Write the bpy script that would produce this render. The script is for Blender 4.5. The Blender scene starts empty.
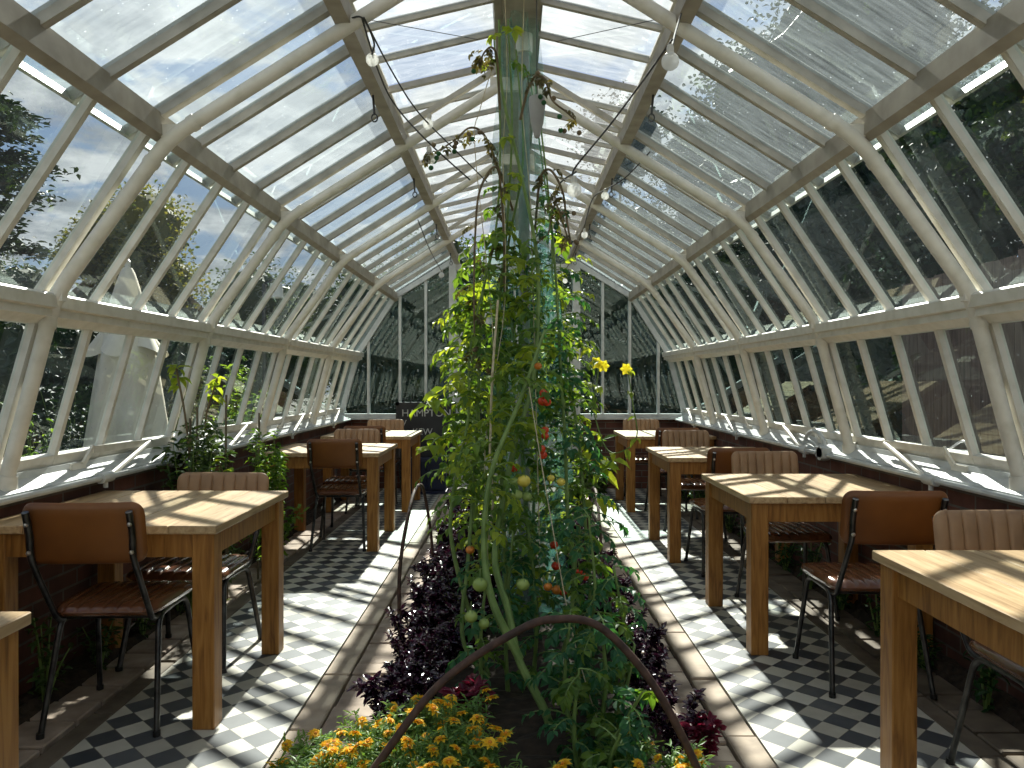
import bpy, math, random
from mathutils import Vector, Matrix, Euler
R = random.Random(7)
PI = math.pi
C = bpy.context.scene.collection
scn = bpy.context.scene
V = Vector
CAMH = 1.335
def P(px, py, Y):
    return V(((px - 513) * Y / 769, Y, CAMH - (py - 381) * Y / 769))

# ------------------------------------------------------------------ materials
def new_mat(name):
    m = bpy.data.materials.new(name); m.use_nodes = True
    nt = m.node_tree; nt.nodes.clear()
    return m, nt, nt.nodes, nt.links
def nd(n, t, **k):
    x = n.new(t)
    for a, b in k.items():
        if a.startswith('i_'):
            x.inputs[a[2:].replace('_', ' ')].default_value = b
        else: setattr(x, a, b)
    return x
def ramp(n, l, src, stops):
    r = n.new('ShaderNodeValToRGB'); e = r.color_ramp.elements
    while len(e) > 1: e.remove(e[-1])
    e[0].position = stops[0][0]; e[0].color = (*stops[0][1], 1)
    for p, c in stops[1:]:
        q = e.new(p); q.color = (*c, 1)
    l.new(src, r.inputs[0]); return r.outputs[0]
def coords(n, l, scale=(1, 1, 1), kind='Object'):
    tc = n.new('ShaderNodeTexCoord'); mp = n.new('ShaderNodeMapping')
    mp.inputs['Scale'].default_value = scale
    l.new(tc.outputs[kind], mp.inputs[0]); return mp.outputs[0]
def noisy(name, stops, scale=8, detail=4, rough=.5, stretch=(1, 1, 1), metal=0, bump=0, spec=.5, rrange=None, coat=0):
    m, nt, n, l = new_mat(name)
    b = nd(n, 'ShaderNodeBsdfPrincipled'); o = n.new('ShaderNodeOutputMaterial')
    c = coords(n, l, stretch)
    t = nd(n, 'ShaderNodeTexNoise'); t.inputs['Scale'].default_value = scale; t.inputs['Detail'].default_value = detail
    l.new(c, t.inputs['Vector'])
    l.new(ramp(n, l, t.outputs['Fac'], stops), b.inputs['Base Color'])
    b.inputs['Roughness'].default_value = rough; b.inputs['Metallic'].default_value = metal
    b.inputs['Specular IOR Level'].default_value = spec
    b.inputs['Coat Weight'].default_value = coat
    if bump:
        bp = nd(n, 'ShaderNodeBump'); bp.inputs['Strength'].default_value = bump; bp.inputs['Distance'].default_value = .01
        l.new(t.outputs['Fac'], bp.inputs['Height']); l.new(bp.outputs[0], b.inputs['Normal'])
    l.new(b.outputs[0], o.inputs[0]); return m
def leafmat(name, c1, c2, trans=.45, rough=.45, tcol=None, spec=.4):
    m, nt, n, l = new_mat(name)
    g = n.new('ShaderNodeNewGeometry'); o = n.new('ShaderNodeOutputMaterial')
    col = ramp(n, l, g.outputs['Random Per Island'], [(0, c1), (1, c2)])
    b = nd(n, 'ShaderNodeBsdfPrincipled'); b.inputs['Roughness'].default_value = rough
    b.inputs['Specular IOR Level'].default_value = spec
    l.new(col, b.inputs['Base Color'])
    t = n.new('ShaderNodeBsdfTranslucent')
    if tcol: t.inputs[0].default_value = (*tcol, 1)
    else:
        hs = nd(n, 'ShaderNodeMixRGB', blend_type='MULTIPLY'); hs.inputs[0].default_value = 1
        hs.inputs[2].default_value = (1.7, 1.5, .6, 1); l.new(col, hs.inputs[1]); l.new(hs.outputs[0], t.inputs[0])
    mx = n.new('ShaderNodeMixShader'); mx.inputs[0].default_value = trans
    l.new(b.outputs[0], mx.inputs[1]); l.new(t.outputs[0], mx.inputs[2]); l.new(mx.outputs[0], o.inputs[0])
    return m
def glassmat(name, dirt, refl=.07, streak=(1, 1, 1), tint=(.9, .97, .96), dcol=(.74, .86, .88), dmin=.35):
    m, nt, n, l = new_mat(name)
    o = n.new('ShaderNodeOutputMaterial')
    tr = n.new('ShaderNodeBsdfTransparent'); tr.inputs[0].default_value = (*tint, 1)
    gl = n.new('ShaderNodeBsdfGlossy'); gl.inputs['Roughness'].default_value = .015; gl.inputs[0].default_value = (.8, .95, .93, 1)
    lw = n.new('ShaderNodeLayerWeight'); lw.inputs[0].default_value = .5
    pw = nd(n, 'ShaderNodeMath', operation='POWER'); pw.inputs[1].default_value = 4
    l.new(lw.outputs['Facing'], pw.inputs[0])
    ma = nd(n, 'ShaderNodeMath', operation='MULTIPLY_ADD'); ma.inputs[1].default_value = .75; ma.inputs[2].default_value = refl
    ma.use_clamp = True
    l.new(pw.outputs[0], ma.inputs[0])
    mx = n.new('ShaderNodeMixShader'); l.new(ma.outputs[0], mx.inputs[0]); l.new(tr.outputs[0], mx.inputs[1]); l.new(gl.outputs[0], mx.inputs[2])
    tl = n.new('ShaderNodeBsdfTranslucent'); tl.inputs[0].default_value = (*dcol, 1)
    c = coords(n, l, streak)
    t1 = nd(n, 'ShaderNodeTexNoise'); t1.inputs['Scale'].default_value = 6; t1.inputs['Detail'].default_value = 8; t1.inputs['Roughness'].default_value = .7
    l.new(c, t1.inputs['Vector'])
    mr = nd(n, 'ShaderNodeMapRange'); mr.inputs[1].default_value = .3; mr.inputs[2].default_value = .75
    mr.inputs[3].default_value = dirt * dmin; mr.inputs[4].default_value = dirt * 1.6
    l.new(t1.outputs['Fac'], mr.inputs[0])
    # little dried spots
    c2 = coords(n, l)
    vo = nd(n, 'ShaderNodeTexVoronoi'); vo.inputs['Scale'].default_value = 38; l.new(c2, vo.inputs['Vector'])
    lt = nd(n, 'ShaderNodeMath', operation='LESS_THAN'); lt.inputs[1].default_value = .14; l.new(vo.outputs['Distance'], lt.inputs[0])
    vs = nd(n, 'ShaderNodeSeparateColor'); l.new(vo.outputs['Color'], vs.inputs[0])
    l2 = nd(n, 'ShaderNodeMath', operation='LESS_THAN'); l2.inputs[1].default_value = .3; l.new(vs.outputs[0], l2.inputs[0])
    m3 = nd(n, 'ShaderNodeMath', operation='MULTIPLY'); l.new(lt.outputs[0], m3.inputs[0]); l.new(l2.outputs[0], m3.inputs[1])
    m4 = nd(n, 'ShaderNodeMath', operation='MULTIPLY_ADD'); m4.inputs[1].default_value = .25; l.new(m3.outputs[0], m4.inputs[0]); l.new(mr.outputs[0], m4.inputs[2])
    m4.use_clamp = True
    mf = n.new('ShaderNodeMixShader'); l.new(m4.outputs[0], mf.inputs[0]); l.new(mx.outputs[0], mf.inputs[1]); l.new(tl.outputs[0], mf.inputs[2])
    l.new(mf.outputs[0], o.inputs[0]); return m

M = {}
M['paint'] = noisy('white_paint', [(.3, (.6, .57, .49)), (.55, (.71, .68, .61)), (1, (.78, .75, .69))], 14, 6, .42, bump=.05)
M['paint_roof_shaded'] = noisy('shaded_roof_paint', [(.3, (.34, .32, .27)), (.6, (.46, .43, .37)), (1, (.54, .51, .45))], 12, 6, .5)  # white paint of the overhead bars with their shade put into the colour
M['paint_purlin_shaded'] = noisy('shaded_purlin_paint', [(.3, (.23, .2, .155)), (.6, (.33, .295, .235)), (1, (.42, .38, .31))], 9, 6, .5)  # same paint on purlins and ridge, deeper shade put into the colour
M['sill'] = noisy('sill_paint', [(.3, (.45, .47, .47)), (.6, (.56, .58, .58))], 10, 5, .4)
M['glass_side'] = glassmat('side_glass', .007, .07, (.5, 9, 1.2))
M['glass_mid'] = glassmat('upper_side_glass', .014, .07, (.5, 8, .8))
M['glass_roof'] = glassmat('roof_glass', .12, .06, (.7, 7, .7))
M['glass_vent'] = glassmat('vent_glass', .15, .06, (1, 5, 1), dcol=(.92, .95, .95))
M['glass_gable'] = glassmat('gable_glass', .0, .05, (3, 1, .7), tint=(.72, .9, .86))
def wood(name, a, b, c, rough=.5):
    m, nt, n, l = new_mat(name)
    bs = nd(n, 'ShaderNodeBsdfPrincipled'); o = n.new('ShaderNodeOutputMaterial')
    v = coords(n, l, (14, 1.2, 14))
    t = nd(n, 'ShaderNodeTexNoise'); t.inputs['Scale'].default_value = 3.2; t.inputs['Detail'].default_value = 8; t.inputs['Distortion'].default_value = .6
    l.new(v, t.inputs['Vector'])
    col = ramp(n, l, t.outputs['Fac'], [(.25, a), (.5, b), (.75, c)])
    g = n.new('ShaderNodeNewGeometry')
    hv = nd(n, 'ShaderNodeHueSaturation'); mr = nd(n, 'ShaderNodeMapRange'); mr.inputs[3].default_value = .82; mr.inputs[4].default_value = 1.12
    l.new(g.outputs['Random Per Island'], mr.inputs[0]); l.new(mr.outputs[0], hv.inputs['Value']); l.new(col, hv.inputs['Color'])
    l.new(hv.outputs[0], bs.inputs['Base Color']); bs.inputs['Roughness'].default_value = rough
    bp = nd(n, 'ShaderNodeBump'); bp.inputs['Strength'].default_value = .15; bp.inputs['Distance'].default_value = .004
    l.new(t.outputs['Fac'], bp.inputs['Height']); l.new(bp.outputs[0], bs.inputs['Normal'])
    l.new(bs.outputs[0], o.inputs[0]); return m
M['top'] = wood('tabletop_oak', (.3, .17, .08), (.54, .37, .2), (.68, .5, .3), .4)
def legwood():
    m, nt, n, l = new_mat('leg_oak')
    bs = nd(n, 'ShaderNodeBsdfPrincipled'); o = n.new('ShaderNodeOutputMaterial')
    v = coords(n, l, (14, 14, 1.3))
    t = nd(n, 'ShaderNodeTexNoise'); t.inputs['Scale'].default_value = 3.4; t.inputs['Detail'].default_value = 8; t.inputs['Distortion'].default_value = .8
    l.new(v, t.inputs['Vector'])
    l.new(ramp(n, l, t.outputs['Fac'], [(.25, (.14, .05, .009)), (.5, (.33, .145, .03)), (.75, (.44, .215, .055))]), bs.inputs['Base Color'])
    bs.inputs['Roughness'].default_value = .45
    l.new(bs.outputs[0], o.inputs[0]); return m
M['leg'] = legwood()
M['vinyl'] = noisy('brown_vinyl', [(.3, (.1, .035, .018)), (.6, (.17, .065, .03)), (1, (.24, .1, .05))], 5, 4, .22, coat=.5)
M['vinyl_pale'] = noisy('worn_tan_vinyl', [(.3, (.24, .14, .075)), (.6, (.35, .215, .12)), (1, (.43, .28, .165))], 6, 4, .42)
M['backply'] = noisy('orange_brown_back', [(.3, (.13, .042, .009)), (.6, (.21, .074, .015)), (1, (.28, .11, .025))], 4, 3, .4)
M['steel'] = noisy('dark_steel', [(.3, (.035, .035, .038)), (.7, (.1, .1, .1))], 20, 3, .32, metal=.85)
M['rivet'] = noisy('rivet', [(.3, (.6, .6, .6)), (.7, (.75, .75, .75))], 20, 2, .3, metal=1)
M['rust'] = noisy('rusty_iron', [(.3, (.035, .018, .014)), (.6, (.09, .045, .032)), (1, (.15, .075, .05))], 30, 6, .7, bump=.3)
M['soil'] = noisy('soil', [(.3, (.012, .009, .006)), (.6, (.045, .03, .02)), (1, (.09, .06, .04))], 22, 8, .95, bump=1)
M['slab'] = noisy('stone_slab', [(.25, (.24, .185, .14)), (.5, (.42, .33, .25)), (.8, (.52, .43, .34))], 7, 8, .75, bump=.3)
M['paver'] = noisy('old_paver', [(.25, (.2, .15, .12)), (.5, (.36, .28, .22)), (.8, (.5, .4, .33))], 8, 8, .85, bump=.4)
M['bed'] = M['soil']
M['edge'] = noisy('border_stone', [(.3, (.09, .07, .05)), (.7, (.2, .16, .12))], 7, 6, .8, bump=.2)
M['outpave'] = noisy('outdoor_ground', [(.3, (.025, .035, .02)), (.5, (.05, .055, .035)), (.8, (.09, .085, .07))], 1.2, 8, .9)
M['wire'] = noisy('black_cable', [(.3, (.02, .02, .02)), (.7, (.04, .04, .04))], 9, 2, .5)
M['socket'] = noisy('bulb_socket', [(.3, (.5, .48, .43)), (.7, (.65, .62, .56))], 9, 2, .5)
M['chalk'] = noisy('blackboard_paint', [(.3, (.01, .012, .016)), (.7, (.022, .025, .032))], 6, 4, .6)
M['chalktext'] = noisy('chalk', [(.3, (.4, .42, .42)), (.7, (.62, .63, .62))], 30, 2, .9)
M['navy'] = noisy('navy_paint', [(.3, (.006, .01, .035)), (.7, (.01, .018, .06))], 4, 3, .45)
M['twine'] = noisy('twine', [(.3, (.4, .34, .22)), (.7, (.6, .52, .36))], 40, 2, .9)
M['canvas'] = noisy('cream_canvas', [(.3, (.66, .6, .47)), (.7, (.85, .8, .66))], 3, 4, .8)
M['bark'] = noisy('bark', [(.3, (.04, .03, .02)), (.7, (.11, .085, .06))], 10, 6, .9)
M['fence'] = noisy('weathered_boards', [(.3, (.09, .065, .055)), (.55, (.17, .125, .105)), (1, (.24, .19, .16))], 6, 6, .85, stretch=(1, 6, .5))
M['slate'] = noisy('roof_tiles', [(.3, (.16, .09, .05)), (.7, (.32, .2, .12))], 3, 5, .8)
M['render'] = noisy('stone_walling', [(.3, (.3, .26, .19)), (.7, (.45, .4, .3))], 3, 5, .9)
M['felt'] = noisy('grey_corrugated', [(.3, (.22, .22, .22)), (.7, (.4, .4, .39))], 5, 3, .8)
M['stem'] = noisy('tomato_stem', [(.3, (.09, .16, .035)), (.7, (.22, .32, .09))], 12, 4, .55)
M['stem_dry'] = noisy('dry_stem', [(.3, (.09, .06, .03)), (.7, (.2, .15, .08))], 12, 4, .7)
M['cane'] = noisy('bamboo_cane', [(.3, (.1, .08, .05)), (.7, (.2, .16, .1))], 12, 4, .6)
M['leaf'] = leafmat('tomato_leaf', (.045, .12, .02), (.17, .28, .05), .5)
M['leaf_dark'] = leafmat('tomato_leaf_deep', (.02, .1, .045), (.05, .17, .065), .4)
M['leaf_lime'] = leafmat('young_leaf', (.16, .27, .03), (.36, .44, .06), .55)
M['leaf_dry'] = leafmat('withered_leaf', (.05, .05, .02), (.16, .14, .06), .3)
M['basil'] = leafmat('purple_basil_leaf', (.014, .006, .016), (.05, .016, .04), .08, .22, (.12, .01, .05), 1.0)
M['basil_red'] = leafmat('red_basil_leaf', (.08, .01, .025), (.16, .02, .05), .3, .35, (.4, .02, .06))
M['mari_leaf'] = leafmat('marigold_leaf', (.07, .17, .04), (.22, .36, .1), .4)
M['mari'] = leafmat('marigold_petal', (.97, .56, .02), (1, .78, .06), .3, .6, (.95, .5, .02))
M['mari_c'] = noisy('marigold_centre', [(.3, (.5, .17, .01)), (.7, (.75, .3, .02))], 90, 2, .8)
M['shrub'] = leafmat('shrub_leaf', (.02, .055, .015), (.09, .15, .04), .35)
M['tree_dark'] = leafmat('tree_leaf_dark', (.01, .024, .012), (.028, .05, .026), .12, .6)
M['tree_mid'] = leafmat('tree_leaf_mid', (.02, .045, .015), (.06, .09, .03), .3, .6)
M['tree_gold'] = leafmat('tree_leaf_golden', (.05, .08, .02), (.2, .19, .04), .4, .6)
M['hedge'] = leafmat('hedge_leaf', (.006, .02, .013), (.015, .04, .024), .08, .6)
M['tom_red'] = noisy('ripe_tomato', [(.3, (.5, .03, .012)), (.7, (.7, .07, .02))], 5, 2, .22)
M['tom_green'] = noisy('green_tomato', [(.3, (.2, .3, .06)), (.7, (.36, .45, .13))], 5, 2, .25)
M['tom_yellow'] = noisy('yellow_tomato', [(.3, (.65, .5, .06)), (.7, (.8, .65, .12))], 5, 2, .25)
M['tom_orange'] = noisy('orange_tomato', [(.3, (.6, .16, .02)), (.7, (.7, .25, .04))], 5, 2, .25)
M['yellow_flower'] = leafmat('yellow_petal', (.85, .7, .03), (.95, .85, .08), .4, .6, (.9, .8, .05))
M['grass'] = leafmat('low_green_leaf', (.01, .045, .01), (.03, .1, .02), .3)
M['metal_can'] = noisy('galvanised', [(.3, (.4, .4, .4)), (.7, (.6, .6, .6))], 8, 4, .4, metal=.8)
M['lampshade'] = noisy('lamp_enamel', [(.3, (.7, .7, .66)), (.7, (.82, .82, .78))], 6, 2, .4)

def bulbmat():
    m, nt, n, l = new_mat('bulb_glass')
    o = n.new('ShaderNodeOutputMaterial')
    a = n.new('ShaderNodeBsdfPrincipled'); a.inputs['Base Color'].default_value = (.85, .85, .83, 1); a.inputs['Roughness'].default_value = .15
    t = n.new('ShaderNodeBsdfTranslucent'); t.inputs[0].default_value = (.95, .95, .92, 1)
    tt = n.new('ShaderNodeBsdfTransparent')
    m1 = n.new('ShaderNodeMixShader'); m1.inputs[0].default_value = .55; l.new(a.outputs[0], m1.inputs[1]); l.new(t.outputs[0], m1.inputs[2])
    m2 = n.new('ShaderNodeMixShader'); m2.inputs[0].default_value = .3; l.new(m1.outputs[0], m2.inputs[1]); l.new(tt.outputs[0], m2.inputs[2])
    l.new(m2.outputs[0], o.inputs[0]); return m
M['bulb'] = bulbmat()
def netmat():
    m, nt, n, l = new_mat('teal_netting')
    o = n.new('ShaderNodeOutputMaterial')
    a = n.new('ShaderNodeBsdfDiffuse'); a.inputs[0].default_value = (.12, .36, .3, 1)
    t = n.new('ShaderNodeBsdfTranslucent'); t.inputs[0].default_value = (.2, .55, .46, 1)
    tt = n.new('ShaderNodeBsdfTransparent')
    m1 = n.new('ShaderNodeMixShader'); m1.inputs[0].default_value = .5; l.new(a.outputs[0], m1.inputs[1]); l.new(t.outputs[0], m1.inputs[2])
    c = coords(n, l, (1, 1, .6))
    no = nd(n, 'ShaderNodeTexNoise'); no.inputs['Scale'].default_value = 9; no.inputs['Detail'].default_value = 6; l.new(c, no.inputs['Vector'])
    mr = nd(n, 'ShaderNodeMapRange'); mr.inputs[1].default_value = .35; mr.inputs[2].default_value = .7; mr.inputs[3].default_value = .93; mr.inputs[4].default_value = .62
    l.new(no.outputs[0], mr.inputs[0])
    m2 = n.new('ShaderNodeMixShader'); l.new(mr.outputs[0], m2.inputs[0]); l.new(m1.outputs[0], m2.inputs[1]); l.new(tt.outputs[0], m2.inputs[2])
    l.new(m2.outputs[0], o.inputs[0]); return m
M['net'] = netmat()
def brickmat():
    m, nt, n, l = new_mat('old_brick')
    o = n.new('ShaderNodeOutputMaterial'); b = n.new('ShaderNodeBsdfPrincipled')
    tc = n.new('ShaderNodeTexCoord'); sp = n.new('ShaderNodeSeparateXYZ'); l.new(tc.outputs['Object'], sp.inputs[0])
    ad = nd(n, 'ShaderNodeMath', operation='ADD'); l.new(sp.outputs[0], ad.inputs[0]); l.new(sp.outputs[1], ad.inputs[1])
    cb = n.new('ShaderNodeCombineXYZ'); l.new(ad.outputs[0], cb.inputs[0]); l.new(sp.outputs[2], cb.inputs[1])
    br = n.new('ShaderNodeTexBrick'); l.new(cb.outputs[0], br.inputs['Vector'])
    br.inputs['Scale'].default_value = 1; br.inputs['Brick Width'].default_value = .225; br.inputs['Row Height'].default_value = .075
    br.inputs['Mortar Size'].default_value = .006
    br.inputs['Color1'].default_value = (.15, .055, .038, 1); br.inputs['Color2'].default_value = (.075, .035, .03, 1); br.inputs['Mortar'].default_value = (.13, .11, .095, 1)
    no = nd(n, 'ShaderNodeTexNoise'); no.inputs['Scale'].default_value = 7; no.inputs['Detail'].default_value = 6; l.new(tc.outputs['Object'], no.inputs['Vector'])
    mx = nd(n, 'ShaderNodeMixRGB', blend_type='MULTIPLY'); mx.inputs[0].default_value = .8
    l.new(br.outputs['Color'], mx.inputs[1]); l.new(ramp(n, l, no.outputs['Fac'], [(.3, (.5, .5, .5)), (.7, (1.3, 1.3, 1.3))]), mx.inputs[2])
    l.new(mx.outputs[0], b.inputs['Base Color']); b.inputs['Roughness'].default_value = .9
    bp = nd(n, 'ShaderNodeBump'); bp.inputs['Strength'].default_value = .5; bp.inputs['Distance'].default_value = .01; bp.invert = True
    l.new(br.outputs['Fac'], bp.inputs['Height']); l.new(bp.outputs[0], b.inputs['Normal'])
    l.new(b.outputs[0], o.inputs[0]); return m
M['brick'] = brickmat()
def tilemat(name, x0, D=.147):
    """chequer of small tiles laid at 45 degrees; white tile centres on x = x0"""
    m, nt, n, l = new_mat(name)
    o = n.new('ShaderNodeOutputMaterial'); b = n.new('ShaderNodeBsdfPrincipled')
    tc = n.new('ShaderNodeTexCoord'); sp = n.new('ShaderNodeSeparateXYZ'); l.new(tc.outputs['Object'], sp.inputs[0])
    def ma(op, a, bb, c=None):
        q = nd(n, 'ShaderNodeMath', operation=op)
        for i, s in enumerate([a, bb] + ([c] if c is not None else [])):
            if s is None: continue
            if isinstance(s, (int, float)): q.inputs[i].default_value = s
            else: l.new(s, q.inputs[i])
        return q.outputs[0]
    x = ma('SUBTRACT', sp.outputs[0], x0); y = sp.outputs[1]
    u = ma('MULTIPLY_ADD', ma('ADD', x, y), 1 / D, .5); v = ma('MULTIPLY_ADD', ma('SUBTRACT', x, y), 1 / D, .5)
    fu = ma('FLOOR', u, None); fv = ma('FLOOR', v, None)
    par = ma('FLOORED_MODULO', ma('ADD', fu, fv), 2)
    cb = n.new('ShaderNodeCombineXYZ'); l.new(fu, cb.inputs[0]); l.new(fv, cb.inputs[1])
    wn = n.new('ShaderNodeTexWhiteNoise'); wn.noise_dimensions = '2D'; l.new(cb.outputs[0], wn.inputs['Vector'])
    no = nd(n, 'ShaderNodeTexNoise'); no.inputs['Scale'].default_value = 18; no.inputs['Detail'].default_value = 6; l.new(tc.outputs['Object'], no.inputs['Vector'])
    n2 = ma('ADD', ma('MULTIPLY', wn.outputs['Value'], .7), ma('MULTIPLY', no.outputs['Fac'], .5))
    light = ramp(n, l, n2, [(.1, (.36, .34, .28)), (.5, (.5, .48, .41)), (1, (.6, .58, .51))])
    dark = ramp(n, l, n2, [(.1, (.028, .036, .045)), (.6, (.055, .066, .078)), (1, (.1, .11, .12))])
    mx = n.new('ShaderNodeMixRGB'); l.new(par, mx.inputs[0]); l.new(light, mx.inputs[1]); l.new(dark, mx.inputs[2])
    # grout
    def edge(t):
        f = ma('FRACT', t, None); return ma('MINIMUM', f, ma('SUBTRACT', 1, f))
    e = ma('LESS_THAN', ma('MINIMUM', edge(u), edge(v)), .014)
    mg = n.new('ShaderNodeMixRGB'); l.new(e, mg.inputs[0]); l.new(mx.outputs[0], mg.inputs[1]); mg.inputs[2].default_value = (.13, .12, .1, 1)
    # dust film
    n3 = nd(n, 'ShaderNodeTexNoise'); n3.inputs['Scale'].default_value = 2.2; n3.inputs['Detail'].default_value = 7; l.new(tc.outputs['Object'], n3.inputs['Vector'])
    md = n.new('ShaderNodeMixRGB'); l.new(ma('MULTIPLY', ma('SUBTRACT', n3.outputs['Fac'], .3), .35), md.inputs[0]); l.new(mg.outputs[0], md.inputs[1]); md.inputs[2].default_value = (.3, .28, .24, 1)
    l.new(md.outputs[0], b.inputs['Base Color'])
    mr = nd(n, 'ShaderNodeMapRange'); mr.inputs[3].default_value = .38; mr.inputs[4].default_value = .55; l.new(wn.outputs['Value'], mr.inputs[0]); l.new(mr.outputs[0], b.inputs['Roughness'])
    b.inputs['Specular IOR Level'].default_value = .55
    bp = nd(n, 'ShaderNodeBump'); bp.inputs['Strength'].default_value = .1; bp.inputs['Distance'].default_value = .004
    l.new(no.outputs['Fac'], bp.inputs['Height']); l.new(bp.outputs[0], b.inputs['Normal'])
    l.new(b.outputs[0], o.inputs[0]); return m
M['tiles_l'] = tilemat('chequer_tiles_left', -.865)
M['tiles_r'] = tilemat('chequer_tiles_right', .92)

# ------------------------------------------------------------------ mesh helpers
class MB:
    def __init__(s): s.v = []; s.f = []; s.m = []
    def add(s, vs, fs, mi=0):
        b = len(s.v); s.v.extend([tuple(p) for p in vs]); s.f.extend([tuple(b + i for i in f) for f in fs]); s.m.extend([mi] * len(fs))
        return s
    def box(s, x0, x1, y0, y1, z0, z1, mi=0, bev=0):
        if bev:
            # chamfered on all vertical & horizontal edges: three-layer outline
            b = bev; L = []
            for z, i in ((z0, b), (z0 + b, 0), (z1 - b, 0), (z1, b)):
                L.append([(x0 + i, y0 + b, z) if i else (x0, y0 + b, z), (x0 + b, y0 + i, z) if not i else (x0 + b, y0 + b, z),
                          (x1 - b, y0 + (b if i else 0), z), (x1 - (b if i else 0), y0 + b, z),
                          (x1 - (b if i else 0), y1 - b, z), (x1 - b, y1 - (b if i else 0), z),
                          (x0 + b, y1 - (b if i else 0), z), (x0 + (b if i else 0), y1 - b, z)])
            vs = [p for l_ in L for p in l_]
            fs = [tuple(range(7, -1, -1)), tuple(range(24, 32))]
            for k in range(3):
                for j in range(8):
                    a = k * 8 + j; c = k * 8 + (j + 1) % 8
                    fs.append((a, c, c + 8, a + 8))
            return s.add(vs, fs, mi)
        vs = [(x0, y0, z0), (x1, y0, z0), (x1, y1, z0), (x0, y1, z0), (x0, y0, z1), (x1, y0, z1), (x1, y1, z1), (x0, y1, z1)]
        return s.add(vs, [(3, 2, 1, 0), (4, 5, 6, 7), (0, 1, 5, 4), (1, 2, 6, 5), (2, 3, 7, 6), (3, 0, 4, 7)], mi)
    def beam(s, p0, p1, a, wa, wb, mi=0, off=(0, 0)):
        """rectangular bar from p0 to p1; a = approx side axis; wa width along a, wb along the other"""
        p0, p1 = V(p0), V(p1); d = (p1 - p0).normalized(); a = V(a); a = (a - d * a.dot(d)).normalized(); b = d.cross(a)
        o = a * off[0] + b * off[1]
        vs = []
        for p in (p0, p1):
            for i, j in ((-1, -1), (1, -1), (1, 1), (-1, 1)):
                vs.append(p + o + a * (i * wa / 2) + b * (j * wb / 2))
        return s.add(vs, [(3, 2, 1, 0), (4, 5, 6, 7), (0, 1, 5, 4), (1, 2, 6, 5), (2, 3, 7, 6), (3, 0, 4, 7)], mi)
    def tube(s, pts, r, n=8, mi=0, caps=True):
        pts = [V(p) for p in pts]; k = len(pts)
        rs = r if isinstance(r, (list, tuple)) else [r] * k
        up = V((0, 0, 1)); d0 = (pts[1] - pts[0]).normalized()
        a = d0.cross(up) if abs(d0.z) < .9 else d0.cross(V((1, 0, 0))); a.normalize()
        vs = []
        for i, p in enumerate(pts):
            d = (pts[min(i + 1, k - 1)] - pts[max(i - 1, 0)])
            if d.length < 1e-9: d = d0
            d.normalize()
            a = (a - d * a.dot(d)); a.normalize(); b = d.cross(a)
            for j in range(n):
                t = 2 * PI * j / n; vs.append(p + (a * math.cos(t) + b * math.sin(t)) * rs[i])
        fs = []
        for i in range(k - 1):
            for j in range(n):
                a0 = i * n + j; a1 = i * n + (j + 1) % n; fs.append((a0, a1, a1 + n, a0 + n))
        if caps: fs.append(tuple(range(n - 1, -1, -1))); fs.append(tuple(range((k - 1) * n, k * n)))
        return s.add(vs, fs, mi)
    def lathe(s, prof, c=(0, 0, 0), n=14, mi=0, axis='z'):
        vs = []; k = len(prof); c = V(c)
        for (r, z) in prof:
            for j in range(n):
                t = 2 * PI * j / n
                q = V((r * math.cos(t), r * math.sin(t), z))
                if axis == 'x': q = V((q.z, q.x, q.y))
                if axis == 'y': q = V((q.x, q.z, q.y))
                vs.append(c + q)
        fs = []
        for i in range(k - 1):
            for j in range(n):
                a0 = i * n + j; a1 = i * n + (j + 1) % n; fs.append((a0, a1, a1 + n, a0 + n))
        fs.append(tuple(range(n - 1, -1, -1))); fs.append(tuple(range((k - 1) * n, k * n)))
        return s.add(vs, fs, mi)
    def prism(s, prof, y0, y1, mi=0):
        """profile in xz swept along y"""
        n = len(prof); vs = [(x, y0, z) for x, z in prof] + [(x, y1, z) for x, z in prof]
        fs = [tuple(range(n)), tuple(range(2 * n - 1, n - 1, -1))]
        for i in range(n): j = (i + 1) % n; fs.append((i, i + n, j + n, j))
        return s.add(vs, fs, mi)
    def leaf(s, p, d, nrm, L, W, droop=.15, mi=0):
        d = d.normalized(); sd = d.cross(nrm)
        if sd.length < 1e-4: sd = d.cross(V((1, .3, .2)))
        sd.normalize(); up = sd.cross(d)
        b = p; m1 = p + d * (L * .4) - up * (L * droop * .3); t = p + d * L - up * (L * droop * 1.6)
        m2 = p + d * (L * .75) - up * (L * droop * .9)
        e = up * (W * .22)
        vs = [b, m1 - sd * W * .5 + e, m1, m1 + sd * W * .5 + e, m2 - sd * W * .33 + e, m2, m2 + sd * W * .33 + e, t]
        return s.add(vs, [(0, 2, 1), (0, 3, 2), (1, 2, 5, 4), (2, 3, 6, 5), (4, 5, 7), (5, 6, 7)], mi)
    def build(s, name, mats, parent=None, smooth=False, loc=None):
        me = bpy.data.meshes.new(name); me.from_pydata(s.v, [], s.f)
        if not isinstance(mats, (list, tuple)): mats = [mats]
        for m in mats: me.materials.append(m)
        if len(mats) > 1: me.polygons.foreach_set('material_index', s.m)
        if smooth: me.polygons.foreach_set('use_smooth', [True] * len(me.polygons))
        me.update()
        o = bpy.data.objects.new(name, me); C.objects.link(o)
        if parent: o.parent = parent
        if loc: o.location = loc
        return o
def autosmooth(o, ang=40):
    me = o.data
    me.polygons.foreach_set('use_smooth', [True] * len(me.polygons))
    try: me.set_sharp_from_angle(angle=math.radians(ang))
    except Exception: pass
    return o
def tag(o, label=None, cat=None, group=None, kind=None):
    if label: o['label'] = label
    if cat: o['category'] = cat
    if group: o['group'] = group
    if kind: o['kind'] = kind
    return o
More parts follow.
